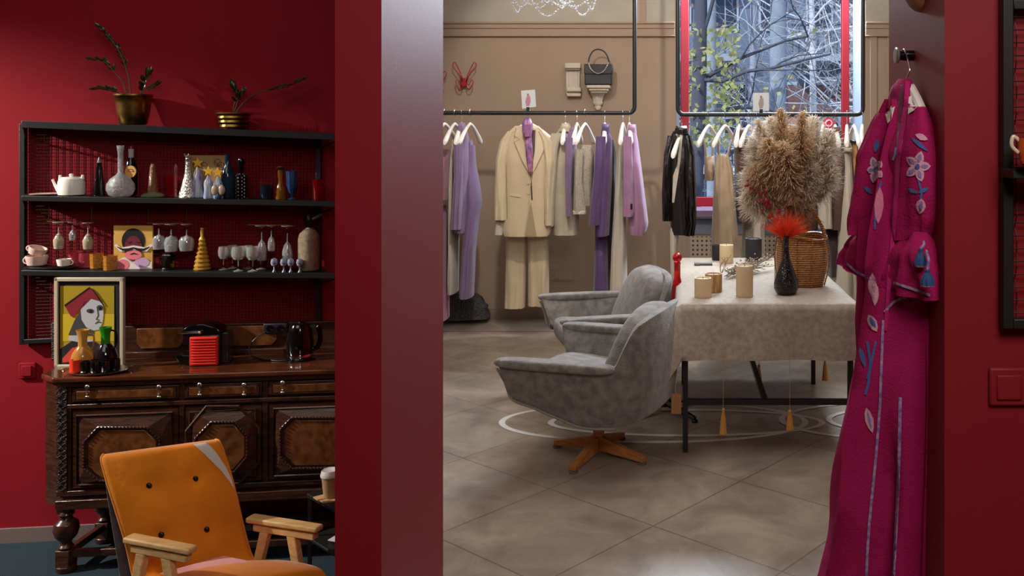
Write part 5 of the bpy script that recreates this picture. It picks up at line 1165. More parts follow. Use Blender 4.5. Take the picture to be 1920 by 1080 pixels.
t, parts = g('scarf', 'patterned violet and pink silk scarf knotted round the blazer hanger', 'scarf', Y1-.26, M('printed silk scarf', (172,110,140), .4, rgb2=(84,66,120), vs=26), [('knot', [(221,985,994),(230,979,999),(246,979,998),(256,983,996)], .08, 3, .006), ('tail', [(252,982,996),(290,986,1000),(322,990,999)], .05, 2, .006)], G1)
g('trousers', 'wide cream trousers hanging below the cream blazer', 'trousers', Y1+.0, cream, [('leg', [(395,950,990),(440,949,988),(520,948,986),(576,947,984)], .16, 3, .012), ('leg', [(395,990,1028),(440,990,1028),(520,990,1029),(572,990,1029)], .16, 3, .012)], G1)
hanger('white hanger at the far left end of the left rack', 834, 212, Y1, 1.15, GH1); hanger('white hanger second from the left on the left rack, above the narrow cream trousers', 853, 212, Y1, 1.25, GH1)
hanger('white hanger carrying the lilac shirt', 866, 212, Y1, 1.4, GH1); hanger('white hanger above the long purple lilac dress', 882, 212, Y1, 1.2, GH1); hanger('white hanger carrying the cream blazer', 990, 212, Y1, .1, GH1, .95)
# right half of the left rack
g('shirt', 'cream shirt hanging just right of the cream blazer', 'shirt', Y1-.02, fab('cream poplin', (172,160,138), var=.05), [('body', [(240,1050,1068),(262,1036,1080),(330,1032,1084),(438,1036,1086)], .3, 4, .014), ('sleeve', [(250,1034,1052),(280,1024,1046),(350,1020,1042),(424,1022,1038)], .09, 3, .009, None, -.15), ('collar', [(231,1053,1068),(247,1048,1072)], .12, 2, .003, None, -.02)], G1)
g('cardigan', 'lilac cardigan squeezed between the cream shirt and the tweed top', 'cardigan', Y1-.06, lilac, [('body', [(246,1066,1080),(270,1062,1080),(330,1062,1078),(360,1064,1078)], .3, 3, .012), ('sleeve', [(258,1060,1074),(330,1060,1072),(405,1061,1070)], .07, 2, .006, None, -.16), ('collar', [(238,1070,1082),(252,1066,1082)], .1, 2, .003)], G1)
g('top', 'grey beige tweed top with a fringed hem on a big white hanger', 'top', Y1-.08, grw, [('body', [(272,1090,1108),(290,1084,1114),(350,1080,1112),(384,1084,1112)], .22, 3, .01), ('sleeve', [(280,1078,1094),(340,1076,1092),(396,1074,1099)], .08, 3, .01, None, -.13), ('fringe', [(394,1074,1099),(401,1074,1099)], .09, 9, .01, crem2, -.13)], G1)
g('jacket', 'purple satin jacket with long sleeves in the middle right of the left rack', 'jacket', Y1-.06, purple, [('body', [(246,1130,1142),(262,1122,1148),(330,1120,1148),(440,1116,1142)], .3, 4, .014), ('sleeve', [(256,1118,1136),(320,1114,1134),(380,1107,1126),(422,1103,1124)], .09, 3, .01, None, -.15), ('collar', [(232,1129,1143),(250,1126,1144)], .12, 2, .003)], G1)
g('trousers', 'purple trousers hanging below the purple satin jacket', 'trousers', Y1, purple, [('leg', [(436,1116,1138),(500,1114,1140),(552,1112,1142)], .22, 3, .012)], G1)
g('coat', 'dark brown garment half hidden behind the purple jacket', 'coat', Y1+.12, dbrown, [('body', [(262,1140,1152),(300,1142,1156),(370,1140,1154),(552,1138,1150)], .24, 3, .01)], G1)
g('trousers', 'off white denim trousers hanging left of the lilac pink blazer', 'trousers', Y1-.02, crem2, [('leg', [(272,1162,1170),(300,1156,1170),(380,1152,1172),(460,1147,1175),(546,1144,1176)], .26, 3, .014)], G1)
t, pr = g('blazer', 'lilac pink blazer at the right end of the left rack', 'jacket', Y1-.06, lilp, [('body', [(244,1178,1192),(262,1174,1196),(340,1178,1206),(420,1178,1216),(438,1182,1210)], .3, 4, .012), ('sleeve', [(256,1168,1184),(330,1168,1188),(400,1168,1190),(406,1168,1188)], .09, 3, .008, None, -.15), ('collar', [(233,1179,1192),(252,1174,1194)], .12, 2, .003)], G1)
decal('cuff_button', [pr[1]], [(1182,382),(1186,382),(1186,393),(1182,393)], black, t, off=.003, step=8)
for u, lab, ro in ((1060,'white hanger of the cream shirt',1.4),(1082,'white hanger of the lilac cardigan',1.35),(1097,'large white hanger tilted over the tweed top',1.15),(1134,'white hanger of the purple satin jacket',1.45),(1168,'white hanger above the off white denim trousers',1.35),(1180,'white hanger of the lilac pink blazer',1.5)): hanger(lab, u, 212, Y1, ro, GH1)
# black leather jacket
YJ = 6.6
t, pr = g('jacket', 'black leather jacket with gathered sleeves hanging at the left end of the window rack', 'jacket', YJ, leath, [('body', [(246,1262,1290),(262,1254,1296),(330,1252,1294),(438,1258,1296)], .24, 3, .010), ('sleeve', [(254,1252,1268),(290,1244,1260),(360,1241,1258),(414,1242,1258)], .12, 4, .014, None, -.06), ('sleeve', [(254,1280,1296),(290,1284,1303),(350,1286,1305),(400,1286,1306),(420,1290,1305),(441,1284,1302)], .14, 6, .022, None, -.10), ('collar', [(236,1268,1288),(252,1262,1292)], .12, 2, .004)], G2)
decal('lining', [pr[0]], [(1276,240),(1281,240),(1276,300),(1270,340),(1264,380),(1260,380),(1262,330),(1266,318),(1270,310)], crem2, t, off=.003, step=7)
g('trousers', 'cream trousers hanging below the black leather jacket', 'trousers', YJ+.01, crem2, [('leg', [(246,1272,1282),(300,1268,1280),(430,1256,1274),(480,1257,1270),(540,1258,1266)], .2, 2, .008)], G2)
hanger('white hanger inside the black leather jacket', 1277, 232, YJ, 1.1, GH2)
# window rack
g('top', 'small sand coloured camisole hanging over the window behind the leather jacket', 'top', Y2-.02, beig, [('body', [(292,1322,1340),(320,1320,1340),(338,1322,1338)], .2, 2, .008), ('strap', [(258,1318,1322),(294,1322,1326)], .05, 1, .001), ('strap', [(258,1334,1338),(294,1334,1338)], .05, 1, .001)], G2)
g('dress', 'long sand coloured dress with straps, left part of the window rack', 'dress', Y2-.10, beig, [('body', [(290,1344,1366),(320,1340,1374),(400,1336,1380),(482,1332,1388)], .26, 6, .022), ('strap', [(262,1344,1348),(292,1346,1350)], .05, 1, .001), ('strap', [(262,1370,1374),(292,1362,1367)], .05, 1, .001)], G2)
g('jacket', 'brown suede jacket hanging left of the pampas plumes', 'jacket', Y2-.02, brown, [('body', [(246,1380,1394),(264,1376,1406),(340,1378,1408),(412,1380,1410)], .3, 3, .012), ('collar', [(240,1378,1396),(256,1374,1398)], .12, 2, .004)], G2)
g('dress', 'grey beige dress behind the brown suede jacket reaching the table', 'dress', Y2+.05, grw, [('body', [(330,1388,1414),(420,1392,1424),(486,1390,1428)], .28, 4, .014)], G2)
g('trousers', 'off white trousers seen between the candles and the red flowers', 'trousers', Y2, crem2, [('leg', [(350,1408,1426),(420,1410,1432),(486,1408,1434)], .24, 3, .012)], G2)
g('blouse', 'sand coloured blouse with a high collar behind the top of the pampas', 'blouse', Y2, beig, [('body', [(252,1462,1482),(275,1454,1494),(380,1452,1498)], .3, 3, .012), ('collar', [(236,1464,1480),(256,1460,1484)], .12, 2, .004)], G2)
g('jacket', 'dark brown leather jacket collar rising right of the pampas top', 'jacket', Y2-.03, M('brown leather', (62,38,32), .4, bump=.3, bs=50), [('body', [(254,1502,1516),(274,1496,1526),(380,1498,1530),(450,1500,1532)], .3, 3, .012), ('collar', [(241,1502,1518),(260,1498,1522)], .12, 2, .004)], G2)
g('skirt', 'off white skirt hanging between the two brown garments on the window rack', 'skirt', Y2-.10, crem2, [('body', [(275,1534,1552),(330,1532,1556),(426,1532,1560)], .26, 3, .012)], G2)
g('coat', 'brown coat with a dark skirt below on the window rack', 'coat', Y2-.05, brown, [('body', [(250,1558,1574),(270,1554,1582),(340,1554,1584),(428,1552,1582)], .3, 3, .01), ('collar', [(238,1560,1576),(256,1556,1580)], .12, 2, .004), ('skirt_panel', [(424,1548,1572),(480,1550,1568),(516,1552,1566)], .22, 2, .008, dbrown)], G2)
g('dress', 'long ivory dress reaching the floor right of the brown coat', 'dress', Y2-.12, ivory, [('body', [(272,1582,1594),(320,1580,1596),(420,1572,1600),(540,1566,1606),(640,1570,1612)], .28, 5, .018), ('belt', [(276,1580,1596),(284,1580,1596)], .20, 3, .004, grw, -.02)], G2)
g('trousers', 'ochre trousers tied at the waist on the window rack', 'trousers', Y2-.10, ochr, [('leg', [(262,1596,1608),(300,1595,1608),(360,1600,1610),(438,1600,1612)], .24, 3, .01), ('waist_tie', [(262,1594,1610),(268,1594,1610)], .14, 2, .004, black, -.01)], G2)
g('dress', 'cream dress at the right end of the window rack partly behind the pink kaftan', 'dress', Y2, cream, [('body', [(270,1612,1624),(310,1610,1632),(400,1606,1640),(520,1600,1644),(590,1602,1640)], .28, 4, .016)], G2)
for u, lab, ro in ((1329,'white hanger of the sand camisole over the window',.95),(1360,'white hanger of the long sand coloured dress',.9),(1386,'white hanger of the brown suede jacket',1.2),(1404,'white hanger above the grey beige dress',1.0),(1420,'white hanger above the off white trousers behind the pampas',1.05),(1471,'white hanger of the sand blouse behind the pampas',1.3),(1508,'white hanger of the dark brown leather jacket',1.3),(1543,'white hanger above the off white skirt',1.15),(1566,'white hanger of the brown coat',1.35),(1588,'white hanger above the long ivory dress',1.2),(1601,'white hanger of the ochre trousers',1.4),(1617,'white hanger of the cream dress at the right end',1.15)): hanger(lab, u, 215, Y2, ro, GH2)
# photo cards clipped on the racks
def card(label, u0, u1, v0, v1, Y, tilt, cols):
    p = P((u0+u1)/2, v1+4, Y); t = thing('photo_card', label, 'card', p)
    a, b, c, d = P(u0+tilt,v1,Y), P(u1+tilt,v1-2*tilt,Y), P(u1,v0-tilt,Y), P(u0,v0,Y); bm = NB(); prism(bm, [a,b,c,d], (0,.002,0)); cd_ = mk('card', bm, M('white card', (186,188,190), .5), t)
    um = (u0+u1)/2
    decal('printed_figure', [cd_], [(um-3,v0+12),(um+4,v0+10),(um+5,v0+20),(um+3,v1-6),(um-3,v1-5),(um-5,v0+20)], M('printed figure '+str(u0), cols, .6), t, off=.001, step=8)
    decal('printed_head', [cd_], ell(um, v0+8, 2.2, 3), M('printed skin', (150,110,96), .6), t, off=.001, step=8)
    bm = NB(); box(bm, p.x-.012, p.x+.012, Y-.008, Y+.008, p.z-.02, p.z+.03); mk('clip', bm, black, t, bevel=.002)
card('small photo card clipped above the cream blazer on the left rack', 977, 1003, 170, 204, Y1, 2, (166,110,130))
card('small photo card clipped on the rail of the window rack', 1412, 1442, 174, 208, Y2, 0, (140,128,118))
# ---- wall decoration
redw = M('red lacquered wire', (150,30,40), .35)
def whook(label, uc, vc):
    Yh = 7.72; p = P(uc, vc, 7.8); t = thing('wall_hook', label, 'wall hook', p, group='red wire wall hooks')
    for sg, uo, vt in ((-1,-1,0),(1,1,0)):
        pts = [(2,-2),(6,-6),(9,-14),(20,-26),(23,-34),(20,-38),(16,-34),(8,-18),(5,-10),(4,2),(5,10),(10,12),(15,6),(17,-2),(14,-5),(11,0),(9,4),(5,2)] 
        w = [P(uc+sg*x*.95, vc+y, Yh-.02*(abs(x) > 8)+.04*(abs(x) < 5)) for x, y in pts]; bm = NB(); tube(bm, smoothpts(w, 5), .0042, 7); mk('wire_loop', bm, redw, t, smooth=80)
    bm = NB(); a = P(uc-5, vc+8, 7.8); b = P(uc+5, vc-8, 7.8); box(bm, a.x, b.x, 7.745, 7.8, a.z, b.z); mk('mount', bm, redw, t, bevel=.004)
whook('red wire double hook shaped like butterfly wings on the beige wall', 871, 155)
whook('red wire double hook cut off by the pillar edge on the beige wall', 815, 172)
stone = M('white plaster cast', (186,172,154), .75, var=.05, vs=14, bump=.2, bs=60)
def pbx(bm, u0, u1, v0, v1, d0, d1):      # block on the back wall, depths measured out from the wall
    Yf = 7.8-d1; a = P(u0,v1,Yf); b = P(u1,v0,Yf); return box(bm, a.x, b.x, Yf, 7.8-d0, a.z, b.z)
t = thing('plaster_corbel', 'rectangular white plaster corbel left of the black handbag', 'corbel', P(1075,182,7.8))
bm = NB(); pbx(bm, 1061, 1087, 124, 176, 0, .05); mk('body', bm, stone, t, bevel=.004)
bm = NB(); pbx(bm, 1059, 1088, 118, 128, 0, .11); pbx(bm, 1061, 1087, 128, 131, 0, .09); mk('cap', bm, stone, t, bevel=.006)
bm = NB(); a = P(1066,170,7.74); b = P(1083,134,7.74); box(bm, a.x, b.x, 7.742, 7.752, a.z, b.z); mk('panel', bm, stone, t, bevel=.004)
bm = NB(); pbx(bm, 1062, 1089, 163, 172, 0, .085); pbx(bm, 1062, 1089, 174, 181, 0, .06); mk('scroll', bm, stone, t, bevel=.01, segs=3)
t = thing('plaster_bracket', 'white plaster bracket with fluted capital carrying the black handbag', 'bracket', P(1122,210,7.8))
bm = NB(); pbx(bm, 1100, 1143, 159, 165, 0, .17); pbx(bm, 1104, 1140, 165, 170, 0, .15); pbx(bm, 1107, 1137, 170, 174, 0, .13); mk('shelf', bm, stone, t, bevel=.006)
bm = NB(); pr_ = []
for v, w in ((206,3),(201,6),(198,5),(195,8),(192,9),(189,8),(180,11),(174,14)):
    q = P(1121, v, 7.72); pr_.append((w*7.72/F, q.z-P(1121,206,7.72).z))
lathe(bm, P(1121,206,7.77), pr_, 28, sy=.6, flute=.05, nf=14); mk('capital', bm, stone, t)
blk = M('black saffiano leather', (22,20,26), .4, bump=.3, bs=200)
pb = P(1121,159.5,7.72); t = thing('handbag', 'small black flap handbag with a chain standing on the plaster bracket', 'handbag', Vector((pb.x,7.70,pb.z+.012)))
Yb = 7.62; zb = P(1121,159,Yb).z; 
bm = NB(); a = P(1096,159.5,Yb); b = P(1147,123,Yb); zz0 = max(a.z, P(1121,159,7.63).z); box(bm, a.x, b.x, Yb, Yb+.085, zz0, b.z); mk('body', bm, blk, t, bevel=.008)
bm = NB(); a = P(1095,139,Yb-.006); b = P(1148,121,Yb-.006); box(bm, a.x, b.x, Yb-.008, Yb+.05, a.z, b.z+.004); mk('flap', bm, blk, t, bevel=.006)
bm = NB(); tube(bm, smoothpts([P(1103,122,Yb+.03), P(1105,108,Yb+.03), P(1112,96,Yb+.03), P(1122,92.5,Yb+.03), P(1133,97,Yb+.03), P(1140,108,Yb+.03), P(1143,122,Yb+.03)], 6), .006, 8); mk('handle', bm, blk, t, smooth=80)
bm = NB(); pts = smoothpts([P(1103,118,Yb-.016), P(1108,130,Yb-.018), P(1120,138,Yb-.018), P(1132,133,Yb-.018), P(1141,118,Yb-.016)], 10)
for i, q in enumerate(pts[::2]): ball(bm, q, .0065, 8)
tube(bm, pts, .003, 6); mk('chain', bm, silver, t, smooth=80)
# socket trim and rocks by the wall
sk = thing('wall_socket', 'beige double socket low on the wall between blazer and armchair', 'socket', P(1052,524,7.8))
bm = NB(); a = P(1029,526,7.79); b = P(1075,507,7.79); box(bm, a.x, b.x, 7.79, 7.8, a.z, b.z); mk('plate', bm, beige, sk, bevel=.003)
bm = NB()
for u in (1044, 1060): a = P(u-5,523,7.785); b = P(u+5,510,7.785); box(bm, a.x, b.x, 7.784, 7.79, a.z, b.z); mk('outlet', bm, moulding, sk, bevel=.003); bm = NB()
bm.free()
def rock(label, pts, Y, dep, seed):
    R = random.Random(seed); bm = NB(); c = [P(u,v,Y) for u, v in pts]; prism(bm, c, (0,dep,0)); bmesh.ops.triangulate(bm, faces=bm.faces); bmesh.ops.subdivide_edges(bm, edges=list(bm.edges), cuts=3, use_grid_fill=False)
    z0 = min(q.z for q in c)
    for v in bm.verts:
        if v.co.z > z0+.01: v.co += Vector((R.gauss(0,.006),R.gauss(0,.008),R.gauss(0,.006)))
        v.co.z = max(v.co.z, .001)
    tag(mk('stone_block', bm, M('speckled granite', (84,80,80), .85, rgb2=(44,42,44), vs=80, bump=1, bs=70), smooth=20), label, 'rock', 'granite blocks by the wall')
rock('rough granite block on the floor under the long lilac dress', [(838,602),(862,602),(863,552),(848,550),(838,556)], 7.55, .18, 3)
rock('rough granite block with a sloping side ending by the skirting', [(863,601),(912,599),(906,580),(893,562),(876,554),(863,550)], 7.55, .18, 8)
# ---- chandelier
YC = 5.0; cc = P(1038, 0, YC); t = thing('chandelier', 'crystal chandelier whose hanging bead strings dip into the top', 'chandelier', Vector((cc.x, YC, 2.9)))
gl = M('crystal beads', (235,238,242), .05, trans=.6, coat=.5, metal=.15)
z0 = P(0, 4, YC).z; bm = NB(); lathe(bm, Vector((cc.x,YC,z0+.12)), [(.02,0),(.05,.03),(.025,.08),(.03,.2),(.012,.3),(.006,3.7-z0-.12)], 16); mk('stem', bm, silver, t)
ends = []
for k in range(6):
    a = k*PI/3+.3; d = Vector((math.cos(a),math.sin(a),0)); c0 = Vector((cc.x,YC,z0+.2)); e = c0+d*.25+Vector((0,0,-.06)); ends.append(e)
    bm = NB(); tube(bm, smoothpts([c0, c0+d*.12+Vector((0,0,-.12)), e, e+Vector((0,0,.08))], 5), .006, 8); mk('arm', bm, silver, t)
    bm = NB(); lathe(bm, e+Vector((0,0,.06)), [(.005,0),(.035,.012),(.03,.016),(.01,.02),(.01,.09),(.002,.12)], 14); mk('candle_cup', bm, glass, t)
    bm = NB(); lathe(bm, e+Vector((0,0,-.09)), [(.001,0),(.010,.02),(.012,.035),(.006,.05),(.002,.075)], 8); lathe(bm, e+d*.02+Vector((0,0,-.06)), [(.001,0),(.008,.014),(.002,.04)], 8); mk('pendant', bm, gl, t)
bm = NB(); ball(bm, Vector((cc.x,YC,z0-.01)), .012, 10); lathe(bm, Vector((cc.x,YC,z0)), [(.006,0),(.014,.04),(.01,.13)], 12); mk('finial', bm, gl, t)
for k in range(6):
    for (a, b, sag) in ((ends[k], ends[(k+1)%6], .17), (ends[k], Vector((cc.x,YC,z0+.10)), .12)):
        bm = NB()
        for i in range(1, 20):
            f = i/20; q = a.lerp(b, f)+Vector((0,0,-.02-4*sag*f*(1-f))); ball(bm, q, .0075 if i % 3 == 0 else .0048, 6)
        mk('bead_string', bm, gl, t, kind='stuff')
# ================================================================ PINK KAFTAN on the right jamb
kk = Vector((.56, 2.15, H+151*2.15/F)); t = thing('coat_peg', 'black round coat knob on the right side of the opening above the kaftan', 'wall hook', kk)
def lathex(bm, c, prof, seg=24):
    lathe(bm, c, prof, seg); R = Matrix.Rotation(-PI/2, 4, 'Y'); bmesh.ops.transform(bm, verts=bm.verts, matrix=Matrix.Translation(c)@R@Matrix.Translation(-c)); return bm
mk('shaft', lathex(NB(), kk, [(.013,0),(.013,.02),(.011,.03),(.013,.036)]), blackg, t)
mk('disc', lathex(NB(), kk-Vector((.034,0,0)), [(.012,0),(.019,.003),(.020,.007),(.017,.010),(.001,.011)]), M('grey metal disc', (150,148,146), .3, metal=.6), t)
YD = lambda u: 1.985+(1745-u)*.0026
mag = fab('magenta cotton', (152,22,80), var=.06, vs=20, bump=.3, bs=200, sheen=0, spec=.15); magd = fab('deep magenta lining', (84,8,46)); trimm = M('blue lilac trim', (96,86,140), .7, rgb2=(176,140,170), vs=90); 
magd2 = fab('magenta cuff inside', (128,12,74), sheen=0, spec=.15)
dt, pr = garment('kaftan', 'long magenta kaftan with floral embroidery and blue tassels on the right jamb', 'dress', YD, mag,
 [('body', [(186,1676,1716),(205,1664,1726),(230,1654,1732),(300,1646,1734),(400,1640,1734),(520,1630,1734),(650,1620,1732),(760,1606,1730),(850,1590,1728),(950,1574,1726),(1040,1557,1724),(1120,1548,1722)], .14, 7, .046),
  ('sleeve', [(212,1648,1672),(250,1636,1672),(300,1628,1664),(360,1618,1656),(410,1614,1648),(428,1618,1642),(440,1622,1640)], .09, 3, .010, None, -.05),
  ('sleeve', [(200,1704,1732),(240,1694,1740),(300,1688,1744),(370,1682,1745),(415,1680,1742),(436,1688,1737),(450,1696,1732)], .085, 3, .010, None, -.03),
  ('sleeve_flounce', [(424,1620,1641),(436,1610,1643),(458,1596,1643),(480,1586,1640),(502,1584,1636),(508,1600,1638)], .075, 4, .010, None, -.05, 20),
  ('sleeve_flounce', [(434,1694,1732),(446,1686,1738),(470,1676,1743),(510,1672,1747),(546,1668,1748)], .085, 5, .012, None, -.045, 16),
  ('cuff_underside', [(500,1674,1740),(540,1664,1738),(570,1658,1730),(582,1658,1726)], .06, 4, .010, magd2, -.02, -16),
  ('collar', [(148,1688,1704),(165,1680,1710),(190,1674,1716),(204,1672,1718)], .05, 2, .003, None, -.01)])
body, sl, sr, fl_, fr_, cu_, col = pr; dh = thing('clothes_hanger', 'pale hanger with a steel hook carrying the magenta kaftan', 'hanger', kk+Vector((-.02,0,.013)))
bm = NB(); a = kk+Vector((-.022,0,.015)); tube(bm, smoothpts([a+Vector((0,.016,-.012)), a, a+Vector((0,-.016,-.012)), P(1706,128,YD(1706)+.01), P(1700,146,YD(1700)), P(1699,160,YD(1699))], 6), .0018, 6); mk('hook', bm, M('steel hook', (200,198,196)), dh)
bm = NB(); tube(bm, smoothpts([P(1658,216,YD(1658)-.01), P(1680,196,YD(1680)-.004), P(1699,158,YD(1699)), P(1716,180,YD(1716)-.004), P(1728,206,YD(1728)-.01)], 5), .011, 8); mk('body', bm, plast, dh)
allp = [body, sl, sr, fl_, fr_, cu_, col]
DD = lambda nm, poly, m, off=.003, tg=None: decal(nm, tg or allp, poly, m, dt, off=off, step=7)
pet = fab('pale pink applique', (196,144,160), sheen=0); pet2 = fab('lilac applique', (130,108,156), sheen=0); blu = fab('blue applique', (58,84,142)); rosea = fab('rose applique', (200,112,140)); whl = fab('white lining', (206,196,184))
DD('neck_opening', [(1688,160),(1694,158),(1693,200),(1690,250),(1686,275),(1681,275),(1683,230),(1684,190)], magd, .002)
DD('lining', [(1660,214),(1672,198),(1678,200),(1672,222),(1664,232)], whl, .004); DD('lining', [(1704,182),(1712,178),(1722,198),(1712,208),(1702,214)], whl, .004)
DD('placket', stroke([(1702,152),(1698,200),(1688,260),(1682,320),(1678,400),(1668,520),(1660,620)], [8,9,9,9,8,8,6]), fab('magenta placket', (172,34,104), sheen=0, spec=.15), .005, [body, col, sr])
def leafp(u0, v0, u1, v1, w):
    a, b = Vector((u0,v0)), Vector((u1,v1)); d = b-a; n = Vector((-d.y,d.x)).normalized()*w
    return [tuple(a+d*f+n*x) for f, x in ((0,0),(.2,.7),(.5,1),(.8,.65),(1,0),(.8,-.65),(.5,-1),(.2,-.7))]
def flower(u, v, r, rot, sq=1):
    for k in range(5):
        a = rot+k*2*PI/5; e = (u+r*sq*math.sin(a), v-r*math.cos(a)); DD('petal', leafp(u, v, e[0], e[1], r*.30), pet, .0035)
        DD('petal_fill', leafp(u+(e[0]-u)*.25, v+(e[1]-v)*.25, u+(e[0]-u)*.82, v+(e[1]-v)*.82, r*.13), pet2, .005)
    DD('flower_centre', ell(u, v, r*.16, r*.16, n=10), blu, .0065)
flower(1720, 312, 30, .3, .85); flower(1641, 318, 26, .9, .6)
DD('leaf', leafp(1716,252,1740,262,6), pet, .0035); DD('leaf', leafp(1708,258,1740,284,4), blu); DD('leaf', leafp(1700,354,1722,362,4), blu); DD('leaf', leafp(1722,362,1742,352,4), blu)
DD('stem', stroke([(1722,336),(1728,362),(1724,388)], 4), blu); DD('leaf', leafp(1728,372,1724,402,10), pet, .0035); DD('leaf_vein', leafp(1728,378,1725,396,4), pet2, .005)
DD('leaf', leafp(1646,262,1640,286,5), blu); DD('stem', stroke([(1652,340),(1642,380),(1640,430)], 4), blu); DD('leaf', leafp(1650,350,1646,420,9), rosea, .0035); DD('leaf', leafp(1620,350,1636,364,4), blu)
DD('leaf', leafp(1636,512,1634,556,8), pet, .0035); DD('leaf', leafp(1642,530,1640,574,7), pet, .0035); DD('leaf', leafp(1628,590,1644,622,9), pet, .0035); DD('leaf_vein', leafp(1630,594,1642,614,4), blu, .005)
DD('stem', stroke([(1626,640),(1632,680),(1628,720),(1622,740)], 5), blu); DD('stem', stroke([(1642,640),(1634,680),(1626,710)], 4), blu); DD('leaf', leafp(1624,764,1636,812,8), pet, .0035); DD('leaf_vein', leafp(1626,770,1634,804,2), pet2, .005)
DD('leaf', leafp(1612,650,1622,690,5), blu); DD('leaf', leafp(1690,250,1688,280,4), pet2); DD('stem', stroke([(1680,276),(1678,290),(1674,300)], 4), blu)
for ptsx, w in (([(1656,600),(1652,700),(1650,760),(1642,860),(1636,920),(1630,980),(1626,1040),(1624,1095)], 5), ([(1688,745),(1686,850),(1682,950),(1678,1030),(1674,1095)], 6)): DD('trim_band', stroke(ptsx, w), trimm, .004)
for ptsx in ([(1587,494),(1604,509),(1628,522)], [(1675,530),(1700,538),(1724,546),(1744,554)], [(1658,585),(1676,566),(1700,556)]): DD('cuff_trim', stroke(ptsx, 5), trimm, .005)
tas = M('blue wool tassel', (44,74,120), .85, bump=.6, bs=300, stretch=(1,1,.1)); pk = M('pink wool tip', (206,130,146), .85)
def tassel(u, v, r, h, cu, cv):
    Y = YD(u)-.11; p = P(u, v, Y); s = Y/F; bm = NB(); lathe(bm, p, [(r*.95*s,0),(r*s,h*.25*s),(r*.7*s,h*.6*s),(r*.35*s,h*.8*s),(r*.4*s,h*.95*s),(r*.1*s,h*s)], 20, flute=.05, nf=10); m_ = mk('tassel', bm, tas, dt, label='blue wool tassel with a pink tip')
    bm = NB(); lathe(bm, p-Vector((0,0,3*s)), [(r*.7*s,0),(r*.92*s,2*s),(r*.9*s,4*s)], 20); mk('tassel_tip', bm, pk, m_) if False else mk('tassel_tip', bm, pk, dt)
    bm = NB(); tube(bm, smoothpts([p+Vector((0,0,h*s)), P((u+cu)/2+3,(v-h+cv)/2,Y), P(cu,cv,YD(cu)-.09)], 5), .003, 6); mk('tassel_cord', bm, trimm, dt)
for a in ((1726,498,11,32,1732,452), (1739,535,13,30,1737,470), (1633,752,12,34,1641,640), (1652,764,9,22,1654,700), (1664,322,11,26,1672,290)): tassel(*a)
# ---- carved wooden mask above
mc = Vector((.56, 2.09, 2.0)); t = thing('wooden_mask', 'carved brown wooden face mask on the right jamb, only its chin in view', 'mask', mc)
wd = M('carved tan wood', (166,112,70), .45, rgb2=(130,82,50), vs=24, stretch=(1,1,.3))
bm = NB(); ball(bm, mc, 1, 24, sc=(.055,.075,.145)); bmesh.ops.delete(bm, geom=[v for v in bm.verts if v.co.x > .566], context='VERTS'); mk('face', bm, wd, t)
bm = NB(); ball(bm, mc+Vector((-.052,.0,-.085)), 1, 14, sc=(.014,.028,.008)); mk('upper_lip', bm, wd, t); bm = NB(); ball(bm, mc+Vector((-.048,.0,-.100)), 1, 14, sc=(.013,.024,.008)); mk('lower_lip', bm, wd, t)
bm = NB(); tube(bm, smoothpts([mc+Vector((-.05,0,.04)), mc+Vector((-.075,0,-.03)), mc+Vector((-.085,.015,-.06)), mc+Vector((-.05,0,-.068))], 5), [.008]*8+[.013]*8, 10); mk('nose', bm, wd, t)
for sg in (-1,1): bm = NB(); ball(bm, mc+Vector((-.048,sg*.03,.03)), 1, 12, sc=(.010,.016,.008)); mk('eye', bm, wd, t)
# ---- mesh shelf on the front wall, right edge
fx = lambda u, Y=1.88: (u-U0)/F*Y
t = thing('wall_shelf', 'black framed mesh wall shelf at the right edge of the front wall', 'shelf', (fx(1900)+.3, 1.88, P(0,618,1.88).z))
zb, zt_ = P(0,616,1.87).z, 2.35; x0 = fx(1876); x1 = x0+.75
bm = NB(); box(bm, x0, x0+.022, 1.865, 1.89, zb, zt_); mk('upright', bm, black, t, bevel=.002); bm = NB(); box(bm, x1-.022, x1, 1.865, 1.89, zb, zt_); mk('upright', bm, black, t, bevel=.002)
for z_ in (zb, P(0,18,1.87).z, zt_-.02): bm = NB(); box(bm, x0+.022, x1-.022, 1.865, 1.89, z_, z_+.02); mk('crossbar', bm, black, t, bevel=.002)
bm = NB()
for k in range(48):
    z_ = zb+.03+k*.0267
    if z_ < zt_-.03: tube(bm, [(x0+.01,1.882,z_), (x1-.01,1.882,z_)], .0013, 5)
for k in range(26):
    x = x0+.034+k*.0267; tube(bm, [Vector((x+.002*math.sin(j*1.57),1.884-.003*math.cos(j*PI),zb+.02+j*.0267)) for j in range(int((zt_-zb)/.0267)-1)], .0013, 5)
mk('mesh_panel', bm, M('dark mesh wire', (30,10,14)), t, smooth=0)
zsf = P(0,318,1.80).z; bm = NB(); hexa(bm, [Vector(q) for q in ((x0-.004,1.80,zsf-.018),(x1,1.68,zsf-.018),(x1,1.68,zsf),(x0-.004,1.80,zsf),(x0-.004,1.865,zsf-.018),(x1,1.865,zsf-.018),(x1,1.865,zsf),(x0-.004,1.865,zsf))]); mk('shelf', bm, black, t, bevel=.002)
cpn = Vector((fx(1932,1.80), 1.80, zsf+.0005)); t = thing('cup_saucer', 'dark saucer on the mesh shelf at the right edge', 'saucer', cpn); bm = NB(); lathe(bm, cpn, [(.02,0),(.034,.004),(.036,.006),(.001,.004)], 28); mk('plate', bm, M('dark bronze plate', (60,44,36), .3, metal=.6), t)
cpn = cpn+Vector((0,0,.007)); t = thing('espresso_cup', 'orange espresso cup with a white handle at the right edge', 'cup', cpn); oc = M('orange glaze', (196,84,38), .25)
